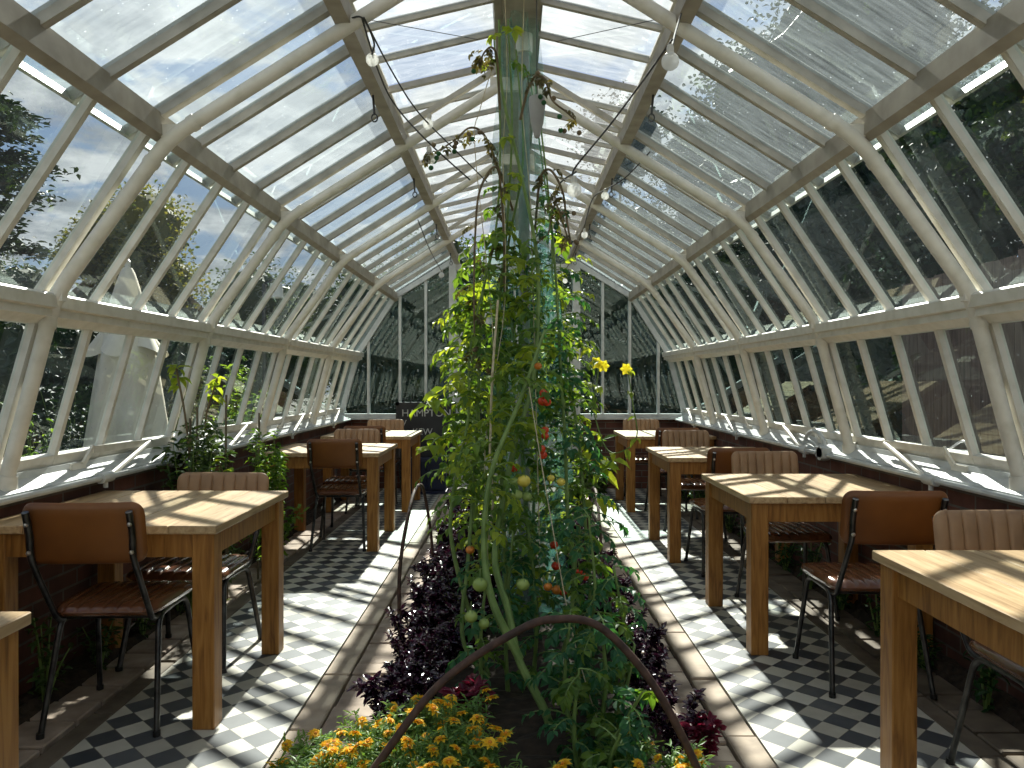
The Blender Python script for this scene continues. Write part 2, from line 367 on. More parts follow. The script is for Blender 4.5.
def empty(name, loc=(0, 0, 0), rz=0, **k):
    o = bpy.data.objects.new(name, None); C.objects.link(o); o.location = loc; o.rotation_euler = (0, 0, rz); o.empty_display_size = .1
    return tag(o, **k)
def copy_tree(o, parent=None):
    c = o.copy(); C.objects.link(c)
    if parent: c.parent = parent
    for ch in list(o.children): copy_tree(ch, c)
    return c
def struct(o): o['kind'] = 'structure'; return o
def smoothpath(pts, n=8):
    """Catmull-Rom through points"""
    pts = [V(p) for p in pts]; q = [pts[0] * 2 - pts[1]] + pts + [pts[-1] * 2 - pts[-2]]; out = []
    for i in range(1, len(q) - 2):
        a, b, c, d = q[i - 1:i + 3]
        for k in range(n):
            t = k / n
            out.append(.5 * ((2 * b) + (c - a) * t + (2 * a - 5 * b + 4 * c - d) * t * t + (3 * b - a - 3 * c + d) * t ** 3))
    out.append(pts[-1]); return out
def filleted(pts, rad, n=6):
    pts = [V(p) for p in pts]; out = [pts[0]]
    for i in range(1, len(pts) - 1):
        a, b, c = pts[i - 1:i + 2]; u = (a - b).normalized(); w = (c - b).normalized()
        s = b + u * rad; e = b + w * rad
        for k in range(n + 1):
            t = k / n; out.append(s * (1 - t) ** 2 + b * 2 * t * (1 - t) + e * t * t)
    out.append(pts[-1]); return out

# ------------------------------------------------------------------ glasshouse shell
T0, BAY = 3.14, 1.6
TR = [T0 + BAY * k for k in range(-3, 5)]      # truss positions; the last is the gable
YB, YF = TR[0], TR[-1]
A = (2.12, .945); B = (1.93, 1.61); Cc = (1.93, 1.67); D = (1.47, 2.36); E = (1.57, 2.322); F = (.70, 2.865); RZ = 3.27
wn = [0]
def window(p0, p1, y0, y1, side, mat, label_frame=True, step=.4, barw=.031, bard=.048, rail0=.05, rail1=.03, pm='paint'):
    """glazed panel between profile points p0 (low) and p1 (high), from y0 to y1"""
    wn[0] += 1
    w = empty('window_%d' % wn[0], (0, y0, 0), kind='structure')
    a = V((side * p0[0], 0, p0[1])); b = V((side * p1[0], 0, p1[1])); d = (b - a).normalized(); L = y1 - y0
    nrm = d.cross(V((0, 1, 0))); 
    if nrm.x * side < 0: nrm = -nrm
    off = nrm * (bard / 2)
    # end rails
    fr = MB()
    fr.beam(a + off + d * rail0 / 2, a + off + d * rail0 / 2 + V((0, L, 0)), d, rail0, bard)
    fr.beam(b + off - d * rail1 / 2, b + off - d * rail1 / 2 + V((0, L, 0)), d, rail1, bard)
    fr.build('frame', M[pm], w)
    k = round(L / step)
    for j in range(k):
        y = j * step
        g = MB(); wdt = barw * (1.35 if j == 0 else 1)
        g.beam(a + off + V((0, y, 0)), b + off + V((0, y, 0)), (0, 1, 0), wdt, bard)
        g.beam(a + nrm * .006 + V((0, y, 0)), b + nrm * .006 + V((0, y, 0)), (0, 1, 0), wdt * .55, .014, off=(0, 0))
        g.build('glazing_bar', M[pm], w)
    q = MB(); go = nrm * (bard * .7)
    q.add([a + go, b + go, b + go + V((0, L, 0)), a + go + V((0, L, 0))], [(0, 1, 2, 3)])
    q.build('glass', mat, w)
    return w
for i in range(len(TR) - 1):
    for s in (-1, 1):
        window(A, B, TR[i], TR[i + 1], s, M['glass_side'], bard=.036, barw=.027)
        window(Cc, D, TR[i], TR[i + 1], s, M['glass_mid'], rail0=.022, rail1=.008, bard=.036, barw=.028)
        window(E, F, TR[i], TR[i + 1], s, M['glass_roof'], rail0=.012, pm='paint_roof_shaded')
# roof vents standing open, hinged at the ridge
for i in range(len(TR) - 1):
    for s in (-1, 1):
        y0, y1 = TR[i] + .03, TR[i + 1] - .03
        w = window((.83, 3.105), (.06, 3.285), y0, y1, s, M['glass_vent'], step=(y1 - y0) / 4, rail0=.075, rail1=.04, bard=.035, barw=.026, pm='paint_roof_shaded')
        st = MB(); yv = (y0 + y1) / 2 - y0
        st.tube([(s * .82, yv, 3.08), (s * .72, yv - .03, 2.90), (s * .70, yv - .05, 2.68)], .006, 6)
        st.tube([(s * .70 + .015 * math.cos(t), yv - .05, 2.665 + .02 * math.sin(t)) for t in [k * PI / 5 for k in range(11)]], .004, 5)
        st.build('vent_stay', M['steel'], w)
tn = [0]
def trim(mb, mat, sm=False):
    tn[0] += 1; o = mb.build('trim_%d' % tn[0], mat); struct(o)
    if sm: autosmooth(o)
    return o
for s in (-1, 1):
    # middle beam: sunlit ledge, moulded face, recessed lower face
    m = MB(); prof = [(1.87, 1.597), (1.87, 1.628), (1.85, 1.634), (1.85, 1.682), (1.862, 1.692), (1.895, 1.694), (2.0, 1.675), (2.0, 1.57), (1.93, 1.57), (1.89, 1.597)]
    m.prism([(s * x, z) for x, z in prof], YB, YF); trim(m, M['paint'])
    # upper purlin
    m = MB(); prof = [(1.425, 2.335), (1.46, 2.315), (1.50, 2.34), (1.50, 2.40), (1.46, 2.43), (1.428, 2.425)]; m.prism([(s * x, z) for x, z in prof], YB, YF); trim(m, M['paint_purlin_shaded'])
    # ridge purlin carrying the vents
    m = MB(); m.beam((s * .69, YB, 2.82), (s * .69, YF, 2.82), (s, 0, 0), .065, .075); trim(m, M['paint_purlin_shaded'])
    # sill
    m = MB(); prof = [(2.22, .945), (2.10, .945), (2.095, .918), (2.05, .885), (2.035, .89), (2.02, .88), (2.02, .865), (2.035, .855), (2.08, .86), (2.22, .88)]
    m.prism([(s * x, z) for x, z in prof], YB, YF); trim(m, M['sill'])
    # slim iron control rod in front of the sill
    m = MB(); m.tube([(s * 2.0, YB + .1, .862), (s * 2.0, YF - .1, .862)], .014, 8); trim(m, M['sill'], True)
m = MB(); m.box(-.055, .135, YB, YF, 3.20, 3.38); m.box(-.075, .155, YB, YF, 3.29, 3.36)
trim(m, M['paint_purlin_shaded'])
# tubular trusses
for k, y in enumerate(TR[:-1]):
    tn[0] += 1
    t = empty('trim_%d' % tn[0], (0, y, 0), kind='structure')
    for s in (-1, 1):
        pts = filleted([(s * 2.08, 0, .90), (s * 1.87, 0, 1.685), (s * 1.405, 0, 2.325), (s * .10, 0, 3.14)], .1, 6)
        p = MB().tube(pts, .030, 14); o = autosmooth(p.build('truss_pipe', M['paint'], t))
        for q, dd in (((1.87, 1.685), .1), ((1.405, 2.325), .1)):
            pass
        c = MB()
        for (a_, b_) in (((2.08, .90), (1.87, 1.685)), ((1.405, 2.325), (1.87, 1.685)), ((1.405, 2.325), (.10, 3.14))):
            a1, b1 = V((s * a_[0], 0, a_[1])), V((s * b_[0], 0, b_[1])); dr = (b1 - a1).normalized()
            if a_[0] > 2: a1, dr = b1, -dr
            c.tube([a1 + dr * .105, a1 + dr * .135], .034, 14)
        c.tube([(s * 2.085, 0, .88), (s * 2.07, 0, .95)], [.052, .04], 12)
        autosmooth(c.build('collar', M['paint'], t))
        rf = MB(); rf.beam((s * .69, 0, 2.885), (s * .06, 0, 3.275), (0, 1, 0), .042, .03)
        rf.build('rafter', M['paint_roof_shaded'], t)
        br = MB(); br.box(min(s * 1.36, s * 1.46), max(s * 1.36, s * 1.46), -.012, .012, 2.33, 2.38)
        br.box(min(s * 1.83, s * 1.9), max(s * 1.83, s * 1.9), -.02, .02, 1.66, 1.70); br.build('bracket', M['paint'], t)
    pl = MB(); pl.box(-.14, .19, -.02, .02, 3.12, 3.2); pl.build('ridge_plate', M['paint'], t)

# gables (far one seen, near one behind the viewer)
def gable(y, sgn, name_wall):
    wall = MB(); wall.box(-2.2, -.80, y, y + .2 * sgn, 0, .86); wall.box(.86, 2.2, y, y + .2 * sgn, 0, .86)
    struct(wall.build(name_wall, M['brick']))
    def roofz(x):
        x = abs(x)
        if x > 1.93: return .94 + max(0, 2.15 - x) / .22 * .72
        if x > 1.47: return 1.72 + (1.93 - x) / .46 * .64
        return 2.39 + (1.46 - x) * .624
    for (xa, xb, xs) in ((-2.12, -.75, (-1.79, -1.40, -1.08)), (.80, 2.12, (1.11, 1.445, 1.80))):
        wn[0] += 1; w = empty('window_%d' % wn[0], (0, y, 0), kind='structure')
        f = MB(); f.box(xa, xb, -.05, .03, .86, .93); f.box(xa, xb, -.08, .03, .86, .885); f.build('frame', M['sill'], w)
        for x in xs: MB().box(x - .016, x + .016, -.03, .03, .93, roofz(x)).build('glazing_bar', M['sill'], w)
        pts = [(xa, .93)] ; e = 14
        top = [(xa + (xb - xa) * i / e) for i in range(e + 1)]
        vs = [(x, .01, .93) for x in top] + [(x, .01, max(.931, roofz(x))) for x in top]
        fs = [(i, i + 1, i + 2 + e, i + 1 + e) for i in range(e)]
        MB().add(vs, fs).build('glass', M['glass_gable'], w)
    # corner rafters along the gable outline
    f = MB(); line = [(2.12, .95), (1.93, 1.65), (1.465, 2.375), (.05, 3.25)]
    for s in (-1, 1):
        for a_, b_ in zip(line, line[1:]): f.beam((s * a_[0], y - .02, a_[1]), (s * b_[0], y - .02, b_[1]), (0, 1, 0), .07, .06)
    for xa in (-.79, .74): f.box(xa, xa + .09, y - .06, y + .04, 0, 2.78)
    f.box(-.72, .76, y - .05, y + .03, 2.70, 2.78)
    trim(f, M['sill'])
    # glazed panel over the door
    wn[0] += 1; w = empty('window_%d' % wn[0], (0, y, 0), kind='structure')
    MB().add([(-.72, .01, 2.2), (.76, .01, 2.2), (.76, .01, 2.82), (.02, .01, 3.24), (-.72, .01, 2.82)], [(0, 1, 2, 3, 4)]).build('glass', M['glass_gable'], w)
    f = MB(); f.box(-.72, .76, -.04, .03, 2.12, 2.19)
    for x in (-.35, .02, .39): f.box(x - .014, x + .014, -.03, .03, 2.19, 2.82 + (.3 if abs(x - .02) < .1 else .12))
    f.build('frame', M['sill'], w)
    # double door
    for di, (xa, xb) in enumerate(((-.70, .0), (.03, .74))):
        d = empty('door_%d' % (di + (1 if sgn > 0 else 3)), (0, y, 0), kind='structure')
        f = MB(); f.box(xa, xa + .07, -.03, .02, .02, 2.12); f.box(xb - .07, xb, -.03, .02, .02, 2.12)
        f.box(xa, xb, -.03, .02, 2.04, 2.12); f.box(xa, xb, -.03, .02, .72, .80); f.box(xa, xb, -.02, .01, .02, .72); f.build('door_frame', M['sill'], d)
        MB().add([(xa + .07, 0, .8), (xb - .07, 0, .8), (xb - .07, 0, 2.04), (xa + .07, 0, 2.04)], [(0, 1, 2, 3)]).build('glass', M['glass_gable'], d)
        hx = xb - .03 if di == 0 else xa + .03
        MB().tube([(hx, -.03, 1.0), (hx, -.08, 1.0), (hx + (-.09 if di == 0 else .09), -.08, 1.0)], .009, 8).build('door_handle', M['steel'], d)
gable(YF, 1, 'wall_back')
gable(YB, -1, 'wall_front')
for s, nm in ((-1, 'wall_left'), (1, 'wall_right')):
    w = MB(); w.box(min(s * 2.07, s * 2.2), max(s * 2.07, s * 2.2), YB, YF, 0, .88); struct(w.build(nm, M['brick']))

# floor pieces
struct(MB().box(-60, 60, -30, 80, -.3, -.06).build('ground', M['outpave']))
fl = empty('floor', kind='structure')
MB().box(-1.60, -.865, YB, YF, -.06, .0).build('tiled_path', M['tiles_l'], fl)
MB().box(.92, 1.655, YB, YF, -.06, .0).build('tiled_path', M['tiles_r'], fl)
def slabs(x0, x1, lens, mat, name, seed, dz=.003, gap=.006, zt=.0, jit=0):
    r = random.Random(seed); y = YB; m = MB()
    while y < YF:
        L = r.uniform(*lens); z = zt + r.uniform(-dz, dz); j0, j1 = r.uniform(-jit, jit), r.uniform(-jit, jit)
        m.box(x0 + gap + max(0, j0), x1 - gap + min(0, j1), y + gap, min(y + L, YF) - gap, -.05, z, bev=.005); y += L
    return m.build(name, mat, fl)
slabs(-.865, -.74, (.5, .75), M['slab'], 'kerb_stone', 1)
slabs(.795, .92, (.5, .75), M['slab'], 'kerb_stone', 2)
slabs(-.74, -.50, (.13, .3), M['paver'], 'paving_stone', 3, .006, jit=.01)
slabs(.58, .795, (.13, .3), M['paver'], 'paving_stone', 4, .006, jit=.01)
slabs(-1.70, -1.60, (.5, .8), M['edge'], 'border_stone', 5)
slabs(1.655, 1.755, (.5, .8), M['edge'], 'border_stone', 6)
slabs(-1.93, -1.71, (.16, .24), M['paver'], 'brick_paving', 7, .004, .008, -.004)
slabs(1.755, 1.95, (.16, .24), M['edge'], 'brick_paving', 8, .004, .008, -.004)
m = MB(); m.box(-2.1, 2.1, YB, YF, -.07, -.03); m.build('sub_base', M['soil'], fl)
def soilbed(x0, x1, y0, y1, h, seed, name):
    r = random.Random(seed); nx, ny = 10, int((y1 - y0) / .07); vs = []; fs = []
    for j in range(ny + 1):
        for i in range(nx + 1):
            u = i / nx; e = 1 - (abs(u - .5) * 2) ** 4
            vs.append((x0 + (x1 - x0) * u, y0 + (y1 - y0) * j / ny, -.02 + (h + r.uniform(-.015, .015)) * e))
    for j in range(ny):
        for i in range(nx): a = j * (nx + 1) + i; fs.append((a, a + 1, a + nx + 2, a + nx + 1))
    return MB().add(vs, fs).build(name, M['soil'])
struct(soilbed(-.52, .60, YB, YF - .9, .06, 5, 'ground_bed'))
struct(soilbed(-2.1, -1.90, YB, YF, .05, 6, 'ground_bed'))
struct(soilbed(1.93, 2.1, YB, YF, .05, 6, 'ground_bed'))

# ------------------------------------------------------------------ sill opening gear
def opener(side, y, label):
    t = empty('window_opener', (side * 2.0, y, .862), label=label, cat='window opener', group='iron window openers along the sills')
    s = side
    c = MB(); c.tube([(0, -.05, 0), (0, .05, 0)], .026, 10); c.tube([(0, 0, 0), (-s * .0, 0, -.05)], .012, 8); autosmooth(c.build('clamp', M['sill'], t))
    autosmooth(MB().tube([(0, 0, -.01), (s * .07, .60, .125)], .014, 8).build('arm', M['paint'], t))
    f = MB(); f.beam((s * .072, .62, .125), (s * .075, .02, .135), (0, 0, 1), .034, .014); f.build('bar', M['paint'], t)
    f = MB(); f.beam((s * .075, .03, .15), (s * .09, -.04, .065), (0, 1, 0), .03, .012); f.beam((s * .09, -.02, .065), (s * .09, -.14, .065), (0, 0, 1), .03, .012); f.build('bracket', M['paint'], t)
    return t
names = {0: 'nearest', 1: 'second', 2: 'third', 3: 'fourth'}
for s, sn, wd in ((-1, 'left', 3.77), (1, 'right', 3.68)):
    for k in range(4):
        y = wd + BAY * k
        if y > 9: continue
        opener(s, y, 'white iron window opener arm on the %s sill, %s one from the viewer' % (sn, names[k]))
def gear(s, y, label):
    t = empty('gear_box', (s * 2.0, y, .88), label=label, cat='gear')
    autosmooth(MB().tube([(s * .02, .17 * math.cos(a), .02 + .1 * math.sin(a)) for a in [PI * i / 12 for i in range(13)]], .014, 8).build('quadrant', M['sill'], t))
    g = MB(); g.lathe([(.0, -.03), (.045, -.03), (.05, 0), (.045, .03), (0, .03)], (0, -.2, -.01), 12, axis='x'); g.box(-.03, .03, -.26, -.14, -.04, .03, bev=.005); autosmooth(g.build('housing', M['sill'], t))
    autosmooth(MB().tube([(0, -.2, 0), (s * .05, .25, .06), (s * .06, .42, .07)], .012, 8).build('crank_arm', M['sill'], t))
gear(1, 5.15, 'white iron winding gear with curved quadrant on right sill')
gear(-1, 4.75, 'white iron winding gear on left sill behind the leafy canes')

# ------------------------------------------------------------------ tables and chairs
def make_table(name='dining_table', W=.92, Dp=.94, H=.775):
    t = empty(name)
    top = MB(); n = 5; pw = W / n; r = random.Random(3)
    for i in range(n):
        top.box(-W / 2 + i * pw + (.0015 if i else 0), -W / 2 + (i + 1) * pw - (.0015 if i < n - 1 else 0), -Dp / 2 + .0, Dp / 2, H - .032, H - r.uniform(0, .0012), bev=.003)
    top.box(-W / 2 + .01, W / 2 - .01, -Dp / 2 + .01, Dp / 2 - .01, H - .034, H - .012)
    top.build('tabletop', M['top'], t)
    a = MB(); i_ = .045
    for s in (-1, 1):
        a.box(-W / 2 + .09, W / 2 - .09, s * (Dp / 2 - i_) - .012, s * (Dp / 2 - i_) + .012, H - .125, H - .033)
        a.box(s * (W / 2 - i_) - .012, s * (W / 2 - i_) + .012, -Dp / 2 + .09, Dp / 2 - .09, H - .125, H - .033)
    a.build('apron', M['leg'], t)
    for sx in (-1, 1):
        for sy in (-1, 1):
            cx, cy = sx * (W / 2 - .06), sy * (Dp / 2 - .065); h = .0425
            MB().box(cx - h, cx + h, cy - h, cy + h, 0, H - .033, bev=.004).build('leg', M['leg'], t)
    return t
tables = [
    (-1.60, 1.40, 'oak table cut off at the lower left corner of the photo', .92, 1),
    (-1.585, 3.38, 'large oak table at front left with two brown chairs drawn up to it', .96, 1),
    (-1.50, 6.45, 'oak table beyond the leafy planter on the left, in the middle of its row', .92, 0),
    (-1.49, 8.25, 'farthest oak table of the left row, beside the dark chalkboard', .92, 0),
    (1.627, 2.08, 'nearest oak table at the right edge, cropped by the frame', .94, 1),
    (1.60, 4.18, 'second oak table from the front on the right, striped with sunlight', .94, 1),
    (1.59, 6.08, 'third oak table of the right row, between two pairs of chairs', .92, 0),
    (1.60, 8.25, 'farthest oak table of the right row, by the brick end wall', .92, 0)]
tb0 = make_table()
for i, (x, y, lab, w, k) in enumerate(tables):
    t = tb0 if i == 0 else copy_tree(tb0)
    t.location = (x, y, 0); t.scale = ({0: .93, 4: .95}.get(i, 1), 1, 1.015 if i == 1 else 1); tag(t, lab, 'table', 'square oak dining tables')

def pad(W, H, T, r, ribs, nu=49, nv=11, ribd=.006):
    """pillow panel; returns front/back grids of (u, v, w)"""
    def pt(a, b):
        # a, b in -1..1 -> rounded rectangle
        x = a * W / 2; ex = max(0, abs(x) - (W / 2 - r)); hh = H / 2 - r + math.sqrt(max(0, r * r - ex * ex))
        return x, b * hh
    fr, bk = [], []
    for j in range(nv):
        b = -1 + 2 * j / (nv - 1); b = math.sin(b * PI / 2)
        for i in range(nu):
            a = -1 + 2 * i / (nu - 1)
            x, y = pt(a, b)
            e = math.sqrt(max(0, (1 - abs(a) ** 14) * (1 - abs(b) ** 8)))
            rb = abs(math.sin(a * ribs * PI / 2 + (PI / 2 if ribs % 2 else 0))) ** .22 if ribs else 1
            fr.append((x, y, T / 2 * e - (ribd * (1 - rb) * e if ribs else 0))); bk.append((x, y, -T / 2 * e))
    vs = fr + bk; N = nu * nv; fs = []
    for j in range(nv - 1):
        for i in range(nu - 1):
            q = j * nu + i
            fs.append((q, q + 1, q + nu + 1, q + nu)); fs.append((N + q, N + q + nu, N + q + nu + 1, N + q + 1))
    for i in range(nu - 1):
        fs.append((i, N + i, N + i + 1, i + 1)); q = (nv - 1) * nu + i; fs.append((q, q + 1, N + q + 1, N + q))
    for j in range(nv - 1):
        q = j * nu; fs.append((q, q + nu, N + q + nu, N + q)); q = j * nu + nu - 1; fs.append((q, N + q, N + q + nu, q + nu))
    return vs, fs, N
def make_chair():
    t = empty('dining_chair')
    # seat: u -> x, v -> y, w -> z
    vs, fs, N = pad(.43, .43, .055, .07, 8, nu=81, ribd=.011)
    out = []
    for u, v, w in vs:
        z = .448 + w + .012 * (v / .215) ** 2 * (1 if v > 0 else .3) * -1
        out.append((u * (1 - .06 * max(0, -v / .2)), v + .02, z))
    s = MB().add(out, fs).build('seat', M['vinyl'], t); autosmooth(s, 50)
    # backrest: front (w+) faces +y
    vs, fs, N = pad(.445, .225, .036, .045, 8, nu=81, ribd=.011)
    tilt = .17; out = []
    for u, v, w in vs:
        y = w + .35 * u * u; z = v
        out.append((u, -.335 + y * math.cos(tilt) - z * math.sin(tilt), .762 + z * math.cos(tilt) + y * math.sin(tilt) * .4))
    mats = MB().add(out, fs)
    # back face smooth board, front face padded
    nfr = [0 if all(i < N for i in f) else 1 for f in mats.f]; mats.m = nfr
    b = mats.build('backrest', [M['vinyl_pale'], M['backply']], t); autosmooth(b, 50)
    for sx in (-1, 1):
        x = sx * .185; xo = sx * .215
        # side frame: inverted U, its halves are the rear and front legs
        top = .415
        rear = filleted([(xo * 1.02, -.225, 0), (x * 1.02, -.13, top), (x, .0, top)], .06, 6)
        front = filleted([(xo * 1.02, .235, 0), (x * 1.02, .15, top), (x, .0, top)], .06, 6)
        for pth in (rear, front):
            q = MB().tube(pth, .0115, 10); q.tube([pth[0], V(pth[0]) + V((0, 0, .02))], .015, 10); autosmooth(q.build('leg', M['steel'], t))
        bp = filleted([(x * .98, .02, .41), (x * .98, -.17, .41), (x * 1.0, -.295, .60), (x * 1.0, -.345, .68), (x * 1.0, -.348, .76), (x, -.378, .845)], .03, 4)
        o = autosmooth(MB().tube(bp, [.0115] * (len(bp) - 9) + [.0125] * 9, 10).build('back_post', M['steel'], t))
        for zz, yy in ((.70, -.358), (.80, -.374)): MB().lathe([(.0, -.006), (.007, -.005), (.009, .002)], (x, yy, zz), 8, axis='y').build('rivet', M['rivet'], o)
    for yy in (.13, -.12): autosmooth(MB().tube([(-.185, yy, .41), (.185, yy, .41)], .009, 8).build('cross_bar', M['steel'], t))
    return t
# x, y, rot, label, z-scale jitter
chairs = [
    (-1.565, 3.10, .05, 'brown chair seen from behind at front left table, near side'),
    (-1.56, 3.76, PI - .05, 'ribbed brown chair facing the viewer behind the front left table'),
    (-1.38, 6.24, .02, 'orange-brown chair seen from behind at the middle left table'),
    (-1.44, 6.80, PI + .02, 'ribbed chair on the far side of the middle left table'),
    (-1.47, 7.96, -.02, 'dark-edged chair seen from behind at the farthest left table'),
    (-1.48, 8.60, PI, 'ribbed chair behind the farthest left table, near the chalkboard'),
    (1.75, 2.46, PI + .02, 'ribbed tan chair at the right edge, far side of the nearest right table'),
    (1.565, 3.46, -.03, 'plain-backed brown chair from behind at the second right table'),
    (1.60, 4.53, PI + .03, 'ribbed chair on the far side of the second right table'),
    (1.50, 5.47, .03, 'brown chair seen from behind at the third right table'),
    (1.56, 6.62, PI, 'ribbed chair on the far side of the third right table'),
    (1.57, 7.66, 0, 'dark brown chair from behind at the farthest right table'),
    (1.50, 8.68, PI, 'ribbed chair beyond the farthest right table, before the brick wall')]
ch0 = make_chair()
for i, (x, y, rz, lab) in enumerate(chairs):
    c = ch0 if i == 0 else copy_tree(ch0)
    c.location = (x, y, 0); c.rotation_euler = (0, 0, rz); c.scale = {0: (.97, 1, 1.03), 1: (1.12, 1, .97), 6: (1, 1, .99)}.get(i, (.96, 1, 1.02)); tag(c, lab, 'chair', 'brown vinyl chairs with black tube legs')

# ------------------------------------------------------------------ iron hoops
def hoop(pts, r, label):
    o = autosmooth(MB().tube(smoothpath(pts, 8), r, 10).build('plant_hoop', M['rust']))
    tag(o, label, 'plant hoop', 'rusty iron hoops over the bed')
hoop([(-.62, 2.06, -.02), (-.42, 2.22, .19), (-.22, 2.32, .42), (.02, 2.36, .57), (.14, 2.37, .60), (.27, 2.37, .575), (.42, 2.34, .42), (.54, 2.28, .2), (.62, 2.2, -.02)], .0125, 'thick rusty iron hoop arching across the front of the bed')
hoop([(-.55, 3.75, -.02), (-.56, 3.8, .4), (-.54, 4.05, .68), (-.53, 4.3, .75), (-.53, 4.6, .66), (-.53, 5.0, .3), (-.53, 5.15, -.02)], .0095, 'thin iron hoop standing along the left edge of the bed')
hoop([(.44, 3.9, -.02), (.46, 4.0, .4), (.47, 4.25, .64), (.48, 4.5, .7), (.49, 4.85, .62), (.5, 5.2, .3), (.5, 5.3, -.02)], .0085, 'thin iron hoop standing along the right edge of the bed')

# ------------------------------------------------------------------ plants
def rdir(r, zlo=-1, zhi=1):
    z = r.uniform(zlo, zhi); t = r.uniform(0, 2 * PI); q = math.sqrt(max(0, 1 - z * z)); return V((q * math.cos(t), q * math.sin(t), z))
def compound(mb, st, p, d, L, r, nl=7, ls=.06, mi=0):
    """tomato leaf: drooping rachis with paired leaflets"""
    d = d.normalized(); pts = [p]; q = p.copy(); dd = d.copy(); k = 5
    for i in range(k):
        q = q + dd * (L / k); pts.append(q.copy()); dd = (dd + V((0, 0, -.16 - .05 * i)) + rdir(r) * .06).normalized()
    if st is not None: st.tube(pts, [.003] * 3 + [.002] * (k - 2), 4, caps=False)
    for i in range(1, k + 1):
        ax = (pts[i] - pts[i - 1]).normalized(); sd = ax.cross(V((0, 0, 1)))
        if sd.length < .1: sd = V((1, 0, 0))
        sd.normalize(); up = sd.cross(ax)
        sz = ls * (.75 + .5 * math.sin(PI * i / (k + 1))) * r.uniform(.8, 1.2)
        for s in (-1, 1):
            dl = (ax * .6 + sd * s + rdir(r) * .35 + V((0, 0, -.25))).normalized()
            mb.leaf(pts[i], dl, up + rdir(r) * .5, sz, sz * .58, r.uniform(.05, .3), mi)
    mb.leaf(pts[-1], dd, V((0, 0, 1)) + rdir(r) * .4, ls * 1.3, ls * .7, .25, mi)
def tomato(name, label, stems, seed, leaf_from=.35, dens=.1, ls=.07, reach=.27, mat='leaf', topmat='leaf_lime', fruits=(), stemr=.011, top_thin=1.85, side=None):
    r = random.Random(seed)
    base = V(stems[0][0]); t = empty(name, base, label=label, cat='tomato plant', group='tomato vines trained up the middle of the bed')
    lf = MB(); lf2 = MB(); pet = MB()
    dens *= .72
    for sp in stems:
        path = smoothpath([V(p) - base for p in sp], 8)
        rs = [stemr * (1 - .65 * i / len(path)) for i in range(len(path))]
        sm = MB().tube(path, rs, 8); autosmooth(sm.build('stem', M['stem'], t))
        acc = 0
        for i in range(1, len(path)):
            acc += (path[i] - path[i - 1]).length
            while acc > dens:
                acc -= dens; p = path[i]; z = p.z + base.z
                if z < leaf_from: continue
                thin = 1 if z < top_thin else max(.05, 1 - (z - top_thin) * 1.6)
                if r.random() > thin: continue
                d = rdir(r, -.1, .6)
                if side and r.random() < .5: d = (d + V(side)).normalized()
                L = reach * r.uniform(.6, 1.25) * (.55 + .45 * thin)
                compound(lf2 if r.random() < .33 else lf, pet, p, d, L * .8, r, ls=.66 * ls * r.uniform(.75, 1.2))
    if lf.v: lf.build('foliage', M[mat], t)
    if lf2.v: lf2.build('young_foliage', M[topmat], t)
    if pet.v: tag(pet.build('leaf_stalks', M['stem'], t), kind='stuff')
    for (p, rad, mt, lab) in fruits:
        q = V(p) - base
        m = MB(); m.lathe([(rad * math.sin(a), -rad * .9 * math.cos(a)) for a in [PI * (.02 + .96 * i / 10) for i in range(11)]], q, 14)
        o = autosmooth(m.build('tomato', M[mt], t), 60); o['label'] = lab
        cx = MB()
        for k in range(5):
            a = 2 * PI * k / 5; cx.leaf(q + V((0, 0, rad * .88)), V((math.cos(a), math.sin(a), .1)), V((0, 0, 1)), rad * .8, rad * .25, .3)
        cx.tube([q + V((0, 0, rad * .88)), q + V((0, .01, rad + .03))], .0018, 5)
        cx.build('calyx', M['stem'], o)
    return t
RT, GT, YT = ('tom_red', 'red ripe tomato'), ('tom_green', 'green unripe tomato'), ('tom_yellow', 'yellow tomato')
def fr(px, py, Y, rad, kind): return (P(px, py, Y), rad, kind[0], kind[1])
OT = ('tom_orange', 'orange half-ripe tomato')
tomato('tomato_plant', 'tomato plant nearest the viewer, thick bare pale stem leaning left behind the front hoop',
       [[P(556, 752, 2.82), P(545, 712, 2.86), P(519, 660, 2.95), P(508, 610, 3.05), P(495, 560, 3.2), P(503, 500, 3.35), P(516, 440, 3.45), P(532, 385, 3.55), P(538, 320, 3.65), P(536, 250, 3.75), P(520, 170, 3.8), P(502, 90, 3.8), P(499, 20, 3.75)],
        [P(520, 660, 2.95), P(492, 600, 3.0), P(484, 540, 3.1), P(492, 470, 3.2), P(520, 400, 3.3), P(545, 330, 3.4)]], 11, .75, .055, .06, .22,
       fruits=[fr(524, 481, 3.2, .028, YT), fr(517, 495, 3.22, .025, GT), fr(527, 497, 3.3, .022, GT), fr(515, 482, 3.28, .022, GT), fr(471, 617, 2.9, .025, GT), fr(484, 624, 2.92, .022, GT),
               fr(548, 627 - 40, 3.1, .018, OT), fr(480, 585, 3.0, .03, GT), fr(523, 585, 3.0, .026, GT)], stemr=.0175)
tomato('tomato_plant', 'low dark green tomato plant spilling towards the front hoop',
       [[(.22, 2.52, 0), (.2, 2.52, .2), (.22, 2.55, .38)], [(.26, 2.55, 0), (.36, 2.52, .2), (.42, 2.5, .32)], [(.24, 2.6, 0), (.18, 2.65, .25), (.2, 2.7, .5)], [(.28, 2.62, 0), (.32, 2.65, .3), (.3, 2.7, .52)], [(.3, 2.4, 0), (.3, 2.38, .15), (.33, 2.36, .25)]], 24, .06, .04, .055, .15, mat='leaf_dark', topmat='leaf')
